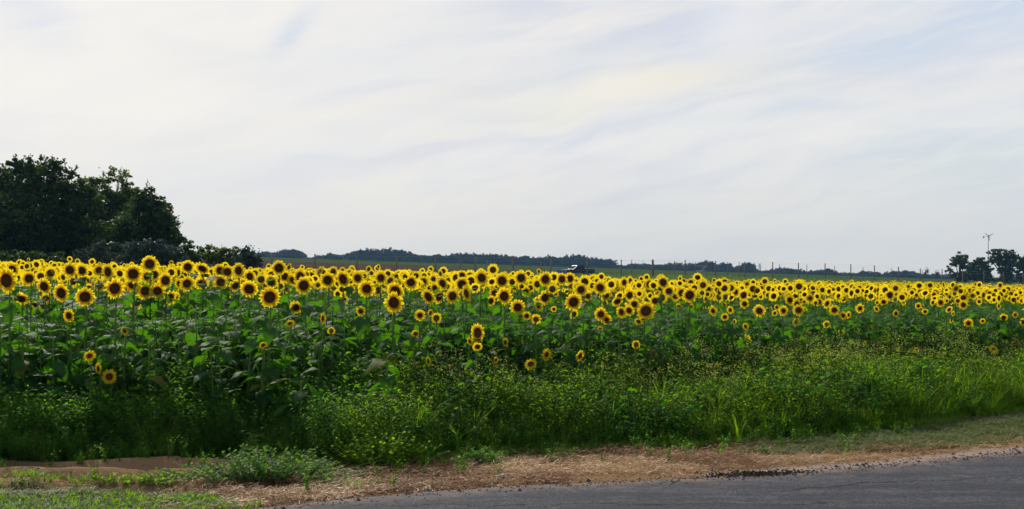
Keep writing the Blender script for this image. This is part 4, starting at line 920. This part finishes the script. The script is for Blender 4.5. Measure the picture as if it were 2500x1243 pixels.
for (px, py, w_, k, lab) in ((907, 602, 34, 6, 'far tree with an umbrella crown standing highest in the woodline'), (952, 606, 38, 2, 'wide far tree just right of the umbrella-shaped one'), (880, 610, 40, 1, 'broad far tree just left of the umbrella-shaped one'),
                             (988, 611, 30, 6, 'open flat-topped far tree with sky under its crown'), (716, 609, 34, 3, 'round far tree at the end of the first woodline stretch'), (1487, 632, 26, 4, 'last tall tree where the long woodline drops, right of the pickup'),
                             (1545, 639, 14, 6, 'small lone far tree between the post pair right of the pickup'), (1568, 638, 16, 7, 'small bushy far tree left of the thick brace post'), (1723, 637, 44, 2, 'domed far tree behind the gate'),
                             (1768, 641, 34, 5, 'second domed far tree right of the gate'), (1828, 641, 34, 0, 'rounded far tree at the end of the grove, left of the pylon'), (1790, 648, 20, 6, 'open-crowned far tree beside the rounded grove'),
                             (2022, 655, 22, 1, 'little round far tree behind a fence post in the low stretch'), (2262, 653, 13, 7, 'thin airy sapling, taller of the pair left of the dark trees'), (2286, 659, 12, 7, 'thin airy sapling, shorter of the pair left of the dark trees')):
    far_tree(px, py, 745 if px < 2240 else 500, w_, k, lab, 'distinct trees of the far woodline')

# ------------------------------------------------------------------ fences, gate, pylon, windmill
M_post = plain('weathered_wood', (.19, .15, .115, 1), .9, .1, 0, .4, 2)
M_wire = plain('galvanised_wire', (.25, .25, .25, 1), .5, .4, .6)
def fence(name, label, data, width, n_wire):
    X0 = None; e = bpy.data.objects.new(name, None); col.objects.link(e); pts = []
    for (px, pt, Y, wd) in data:
        x, _, zt = at(px, pt, Y); pts.append((x, Y, float(terrain(x, Y)), zt, wd))
    o = np.array(pts[0][:3]); e.location = tuple(o); tag(e, label, 'fence', 'deer fences across the field')
    for (x, Y, zg, zt, wd) in pts:
        lx = random.uniform(-.05, .05); g = tube([(0, 0, -.3), (lx * .5, 0, (zt - zg) * .5), (lx, 0, zt - zg)], [wd, wd * .97, wd * .92], 7, True)
        link('post', g.mesh('post', [M_post]), e, (x - o[0], Y - o[1], zg - o[2]))
    g = G()
    for a, b in zip(pts[:-1], pts[1:]):
        for k in range(n_wire):
            t = (k + 1) / n_wire * .97
            A = np.array((a[0], a[1], a[2] + (a[3] - a[2]) * t)) - o; B = np.array((b[0], b[1], b[2] + (b[3] - b[2]) * t)) - o
            g.merge(tube([A, (A + B) / 2 - (0, 0, .03), B], .007, 3))
    link('wire', g.mesh('wire', [M_wire]), e)
    return e
A_ = [(664, 621), (769, 620), (871, 623.5), (969, 625), (1063, 626), (1160, 629), (1253, 625), (1345, 632), (1434, 630), (1516, 634), (1594, 634), (1672, 635), (1747, 637), (1818, 639), (1886, 640), (1950, 642), (2014, 643), (2077, 645), (2135, 648), (2193, 651.5), (2247, 655.5), (2300, 657), (2350, 659), (2402, 662), (2450, 664), (2498, 667)]
fence('deer_fence', 'nearer long fence of tall wooden posts running to the windmill trees', [(x_, y_, 150 * (1 + .0221 * i), .085 if x_ != 1594 else .17) for i, (x_, y_) in enumerate(A_)], .1, 5)
B_ = [(1124, 634), (1190, 634), (1320, 637), (1433, 638), (1542, 634), (1647, 637), (1697, 640), (1725, 641), (1776, 640), (1804, 640), (1841, 642), (1903, 645), (1970, 646), (2038, 649), (2107, 652), (2177, 655), (2251, 659), (2326, 668), (2405, 668), (2470, 670)]
fence('deer_fence', 'farther fence of thinner posts behind the first, with the gate in it', [(x_, y_, 215 + 5.0 * i, .07) for i, (x_, y_) in enumerate(B_)], .08, 3)
g = G()
x1, Y1, z1 = at(1698, 649.5, 245); x2, Y2, z2 = at(1724, 650, 250); zg = float(terrain(x1, 247)); e = bpy.data.objects.new('gate', None); col.objects.link(e); e.location = (x1, Y1, zg)
tag(e, 'far metal field gate hung between two thin posts', 'gate')
for nm, hh in (('top_rail', z1 - zg), ('middle_rail', (z1 - zg) * .55), ('bottom_rail', .25)):
    link(nm, tube([(0, 0, hh), (x2 - x1, 5, hh)], .05, 6).mesh(nm, [M_wire]), e)
link('brace', tube([(0, 0, .25), (x2 - x1, 5, z1 - zg)], .04, 6).mesh('brace', [M_wire]), e)

def lattice(name, label, px, pt, Y, hw, arms, m):
    x, _, zt = at(px, pt, Y); zg = float(terrain(x, Y)); H = zt - zg; e = bpy.data.objects.new(name, None); col.objects.link(e); e.location = (x, Y, zg); tag(e, label, 'pylon')
    g = G(); q = ((-1, -1), (1, -1), (1, 1), (-1, 1))
    for a, b in q: g.merge(tube([(a * hw, b * hw, 0), (a * hw * .15, b * hw * .15, H)], [.14, .08], 4))
    for k in range(8):
        t0, t1 = k / 8, (k + 1) / 8; s0, s1 = hw * (1 - .85 * t0), hw * (1 - .85 * t1)
        for i in range(4):
            a, b = q[i], q[(i + 1) % 4]; g.merge(tube([(a[0] * s0, a[1] * s0, H * t0), (b[0] * s1, b[1] * s1, H * t1)], .05, 3))
    link('mast', g.mesh('mast', [m]), e)
    for t, l in arms: link('cross_arm', tube([(-l, 0, H * t), (0, 0, H * t + .5), (l, 0, H * t)], [.06, .16, .06], 4).mesh('cross_arm', [m]), e)
lattice('pylon', 'tiny distant lattice power pylon in the gap of the woodline', 1855, 643.5, 900, 1.2, ((.93, 1.3), (.80, 1.9), (.66, 1.5)), plain('grey_steel', (.2, .21, .22, 1), .6, .4, .4))

M_white = plain('pale_metal', (.30, .31, .33, 1), .5, .4, .2, .1)
Yw = 285; x, _, zh = at(2413, 576.5, Yw); zg = float(terrain(x, Yw)); H = zh - zg
e = bpy.data.objects.new('windmill', None); col.objects.link(e); e.location = (x, Yw, zg); tag(e, 'slender wind turbine with three blades on a tall pole over dark trees', 'windmill')
link('pole', tube([(-.10, 0, -.3), (-.05, 0, H * .5), (0, 0, H - .1)], [.11, .085, .06], 8).mesh('pole', [M_white]), e)
hub = link('hub', tube([(0, .5, H), (0, .1, H), (0, -.35, H), (0, -.5, H)], [.08, .15, .15, .03], 8, True).mesh('hub', [M_white]), e)
for ang, L in ((-59, 1.15), (60, 1.15), (176, 1.15)):
    a = radians(ang); d = np.array([sin(a), 0, cos(a)]); s_ = np.array([cos(a), 0, -sin(a)])
    P = []
    for t, ww in ((0.02, .05), (.2, .075), (.6, .06), (1, .025)):
        for sy in (-.02, .02): P += [d * L * t - s_ * ww + (0, sy - .4, H), d * L * t + s_ * ww + (0, sy - .4, H)]
    f = []
    for i in range(3): b = i * 4; f += [(b, b + 1, b + 5, b + 4), (b + 2, b + 6, b + 7, b + 3), (b, b + 4, b + 6, b + 2), (b + 1, b + 3, b + 7, b + 5)]
    g = G(); g.add(P, f); link('blade', g.mesh('blade', [M_white], False), e)
link('tail_boom', tube([(0, 0, H), (-.75, .5, H - .22)], .03, 5).mesh('tail_boom', [M_white]), e)
g = G(); g.add([(-.68, .45, H - .1), (-.98, .62, H - .02), (-.92, .6, H - .48), (-.72, .48, H - .34), (-.68, .49, H - .1), (-.98, .66, H - .02), (-.92, .64, H - .48), (-.72, .52, H - .34)],
             [(0, 1, 2, 3), (7, 6, 5, 4), (0, 4, 5, 1), (1, 5, 6, 2), (2, 6, 7, 3), (3, 7, 4, 0)]); link('tail_vane', g.mesh('tail_vane', [M_white], False), e)

# ------------------------------------------------------------------ pickup truck with a blue plough
M_paint = plain('dark_blue_paint', (.030, .042, .065, 1), .32, .5, .3, .1); M_glass = plain('tinted_glass', (.03, .055, .06, 1), .6, .0, 0, .1)
M_tyre = plain('tyre_rubber', (.02, .02, .02, 1), .85, .2); M_chrome = plain('chrome', (.55, .56, .58, 1), .25, .6, .9, .1); M_blue = plain('blue_plough_paint', (.01, .13, .40, 1), .4, .5, 0, .1)
M_lamp = plain('lamp_glass', (.6, .6, .58, 1), .15, .7)
def extr(prof, w0, w1, name_mat=0, inset=0.0):      # side outline (x, z) extruded across y, top points pulled in
    n = len(prof); zmax = max(p[1] for p in prof); zmin = min(p[1] for p in prof)
    f_ = lambda z, w: w - math.copysign(inset * (z - zmin) / (zmax - zmin + 1e-6), w)
    g = G(); vs = [(x, f_(z, w0), z) for x, z in prof] + [(x, f_(z, w1), z) for x, z in prof]
    c0, c1 = len(vs), len(vs) + 1; mx = np.mean([p[0] for p in prof]); mz = np.mean([p[1] for p in prof]); vs += [(mx, f_(mz, w0), mz), (mx, f_(mz, w1), mz)]
    f = [(i, (i + 1) % n, n + (i + 1) % n, n + i) for i in range(n)] + [((i + 1) % n, i, c0) for i in range(n)] + [(n + i, n + (i + 1) % n, c1) for i in range(n)]
    g.add(vs, f, name_mat); return g
Yt = 190; x, _, _ = at(1410, 665, Yt); tr = bpy.data.objects.new('pickup_truck', None); col.objects.link(tr)
tr.location = (x, Yt, float(terrain(x, Yt)) + .12); tr.rotation_euler = (0, 0, radians(28)); tr.scale = (.92, .92, .92)
tag(tr, 'dark pickup truck with a blue plough blade parked behind the fence', 'pickup truck')
def arch(x0): return [(x0 + .46, .5), (x0 + .42, .72), (x0 + .2, .9), (x0 - .2, .9), (x0 - .42, .72), (x0 - .46, .5)]
body = [(-2.55, .62), (-2.6, .85), (-2.55, 1.02), (-1.2, 1.14), (2.6, 1.14), (2.62, .6)] + [(2.5, .5)] + arch(1.75) + arch(-1.65) + [(-2.4, .5)]
b_ = link('body', extr(body, -.95, .95).mesh('body', [M_paint], False), tr)
cab = [(-1.25, 1.12), (-.55, 1.68), (-.35, 1.74), (.55, 1.74), (.72, 1.68), (.82, 1.12)]
cb = link('cab', extr(cab, -.92, .92, inset=.14).mesh('cab', [M_paint], False), tr)
g = G(); g.add([(-1.20, -.84, 1.17), (-1.20, .84, 1.17), (-.60, .74, 1.645), (-.60, -.74, 1.645)], [(0, 1, 2, 3)]); g.v[0] = g.v[0] + (-.012, 0, .012); link('windshield', g.mesh('windshield', [M_glass], False), tr)
for s in (-1, 1):
    for (a, b, c_, d) in ((-.98, -.5, .08, .08), (.14, .14, .68, .62)):
        g = G(); y0, y1 = s * .925, s * .805; P = [(a, y0, 1.18), (c_, y0, 1.18), (d, y1, 1.64), (b, y1, 1.64)]; P = [(p, q + s * .005, r_) for p, q, r_ in P]
        g.add(P, [(0, 1, 2, 3)]); link('side_window', g.mesh('side_window', [M_glass], False), tr)
    hl = G(); box(hl, -2.62, -2.5, s * .72 - .14, s * .72 + .14, .78, .95); link('headlight', hl.mesh('headlight', [M_lamp], False), tr)
    mr = G(); box(mr, -.98, -.88, s * 1.04 - .09, s * 1.04 + .09, 1.2, 1.4); link('side_mirror', mr.mesh('side_mirror', [M_paint], False), tr)
g = G(); box(g, -2.61, -2.55, -.55, .55, .78, .95); link('grille', g.mesh('grille', [M_chrome], False), tr)
g = G(); box(g, -2.74, -2.5, -.93, .93, .48, .66); link('bumper', g.mesh('bumper', [M_chrome], False), tr)
for wx in (-1.65, 1.75):
    for wy in (-.82, .82):
        g = tube([(0, -.13, 0), (0, -.12, 0), (0, .12, 0), (0, .13, 0)], [.28, .38, .38, .28], 18); wh = link('wheel', g.mesh('wheel', [M_tyre]), tr, (wx, wy, .38))
        link('rim', tube([(0, -.14 if wy < 0 else .14, 0), (0, -.10 if wy < 0 else .10, 0), (0, 0, 0)], [.22, .20, .02], 14, True).mesh('rim', [M_chrome]), wh)
g = G(); R_ = [(-.25 * sin(t * pi) , .85 * t) for t in np.linspace(0, 1, 6)]
vs = [(-3.15 + a, y, .15 + b) for a, b in R_ for y in (-1.2, 1.2)] + [(-3.10 + a, y, .15 + b) for a, b in R_ for y in (-1.2, 1.2)]
f = [(2 * i, 2 * i + 1, 2 * i + 3, 2 * i + 2) for i in range(5)] + [(12 + 2 * i, 12 + 2 * i + 2, 12 + 2 * i + 3, 12 + 2 * i + 1) for i in range(5)] + [(2 * i + k, 2 * i + 2 + k, 14 + 2 * i + k, 12 + 2 * i + k) for i in range(5) for k in (0, 1)] + [(0, 12, 13, 1), (10, 11, 23, 22)]
g.add(vs, f); pw = link('plough_blade', g.mesh('plough_blade', [M_blue]), tr)
g = G(); box(g, -3.1, -2.6, -.35, -.25, .4, .55); box(g, -3.1, -2.6, .25, .35, .4, .55); link('plough_arm', g.mesh('plough_arm', [M_tyre], False), tr)

# ------------------------------------------------------------------ haze
g = G(); box(g, -1000, 1000, -70, 1300, -14, 32)
def haze():
    m = bpy.data.materials.new('haze'); m.use_nodes = True; m.node_tree.nodes.clear(); t = NT(m.node_tree)
    v = t.node('ShaderNodeVolumePrincipled'); v.inputs['Color'].default_value = (.32, .62, 1, 1); v.inputs['Density'].default_value = .00015; v.inputs['Anisotropy'].default_value = .2
    o = t.node('ShaderNodeOutputMaterial'); t.l.new(v.outputs[0], o.inputs['Volume']); return m
tag(link('haze', g.mesh('haze', [haze()], False)), kind='stuff')
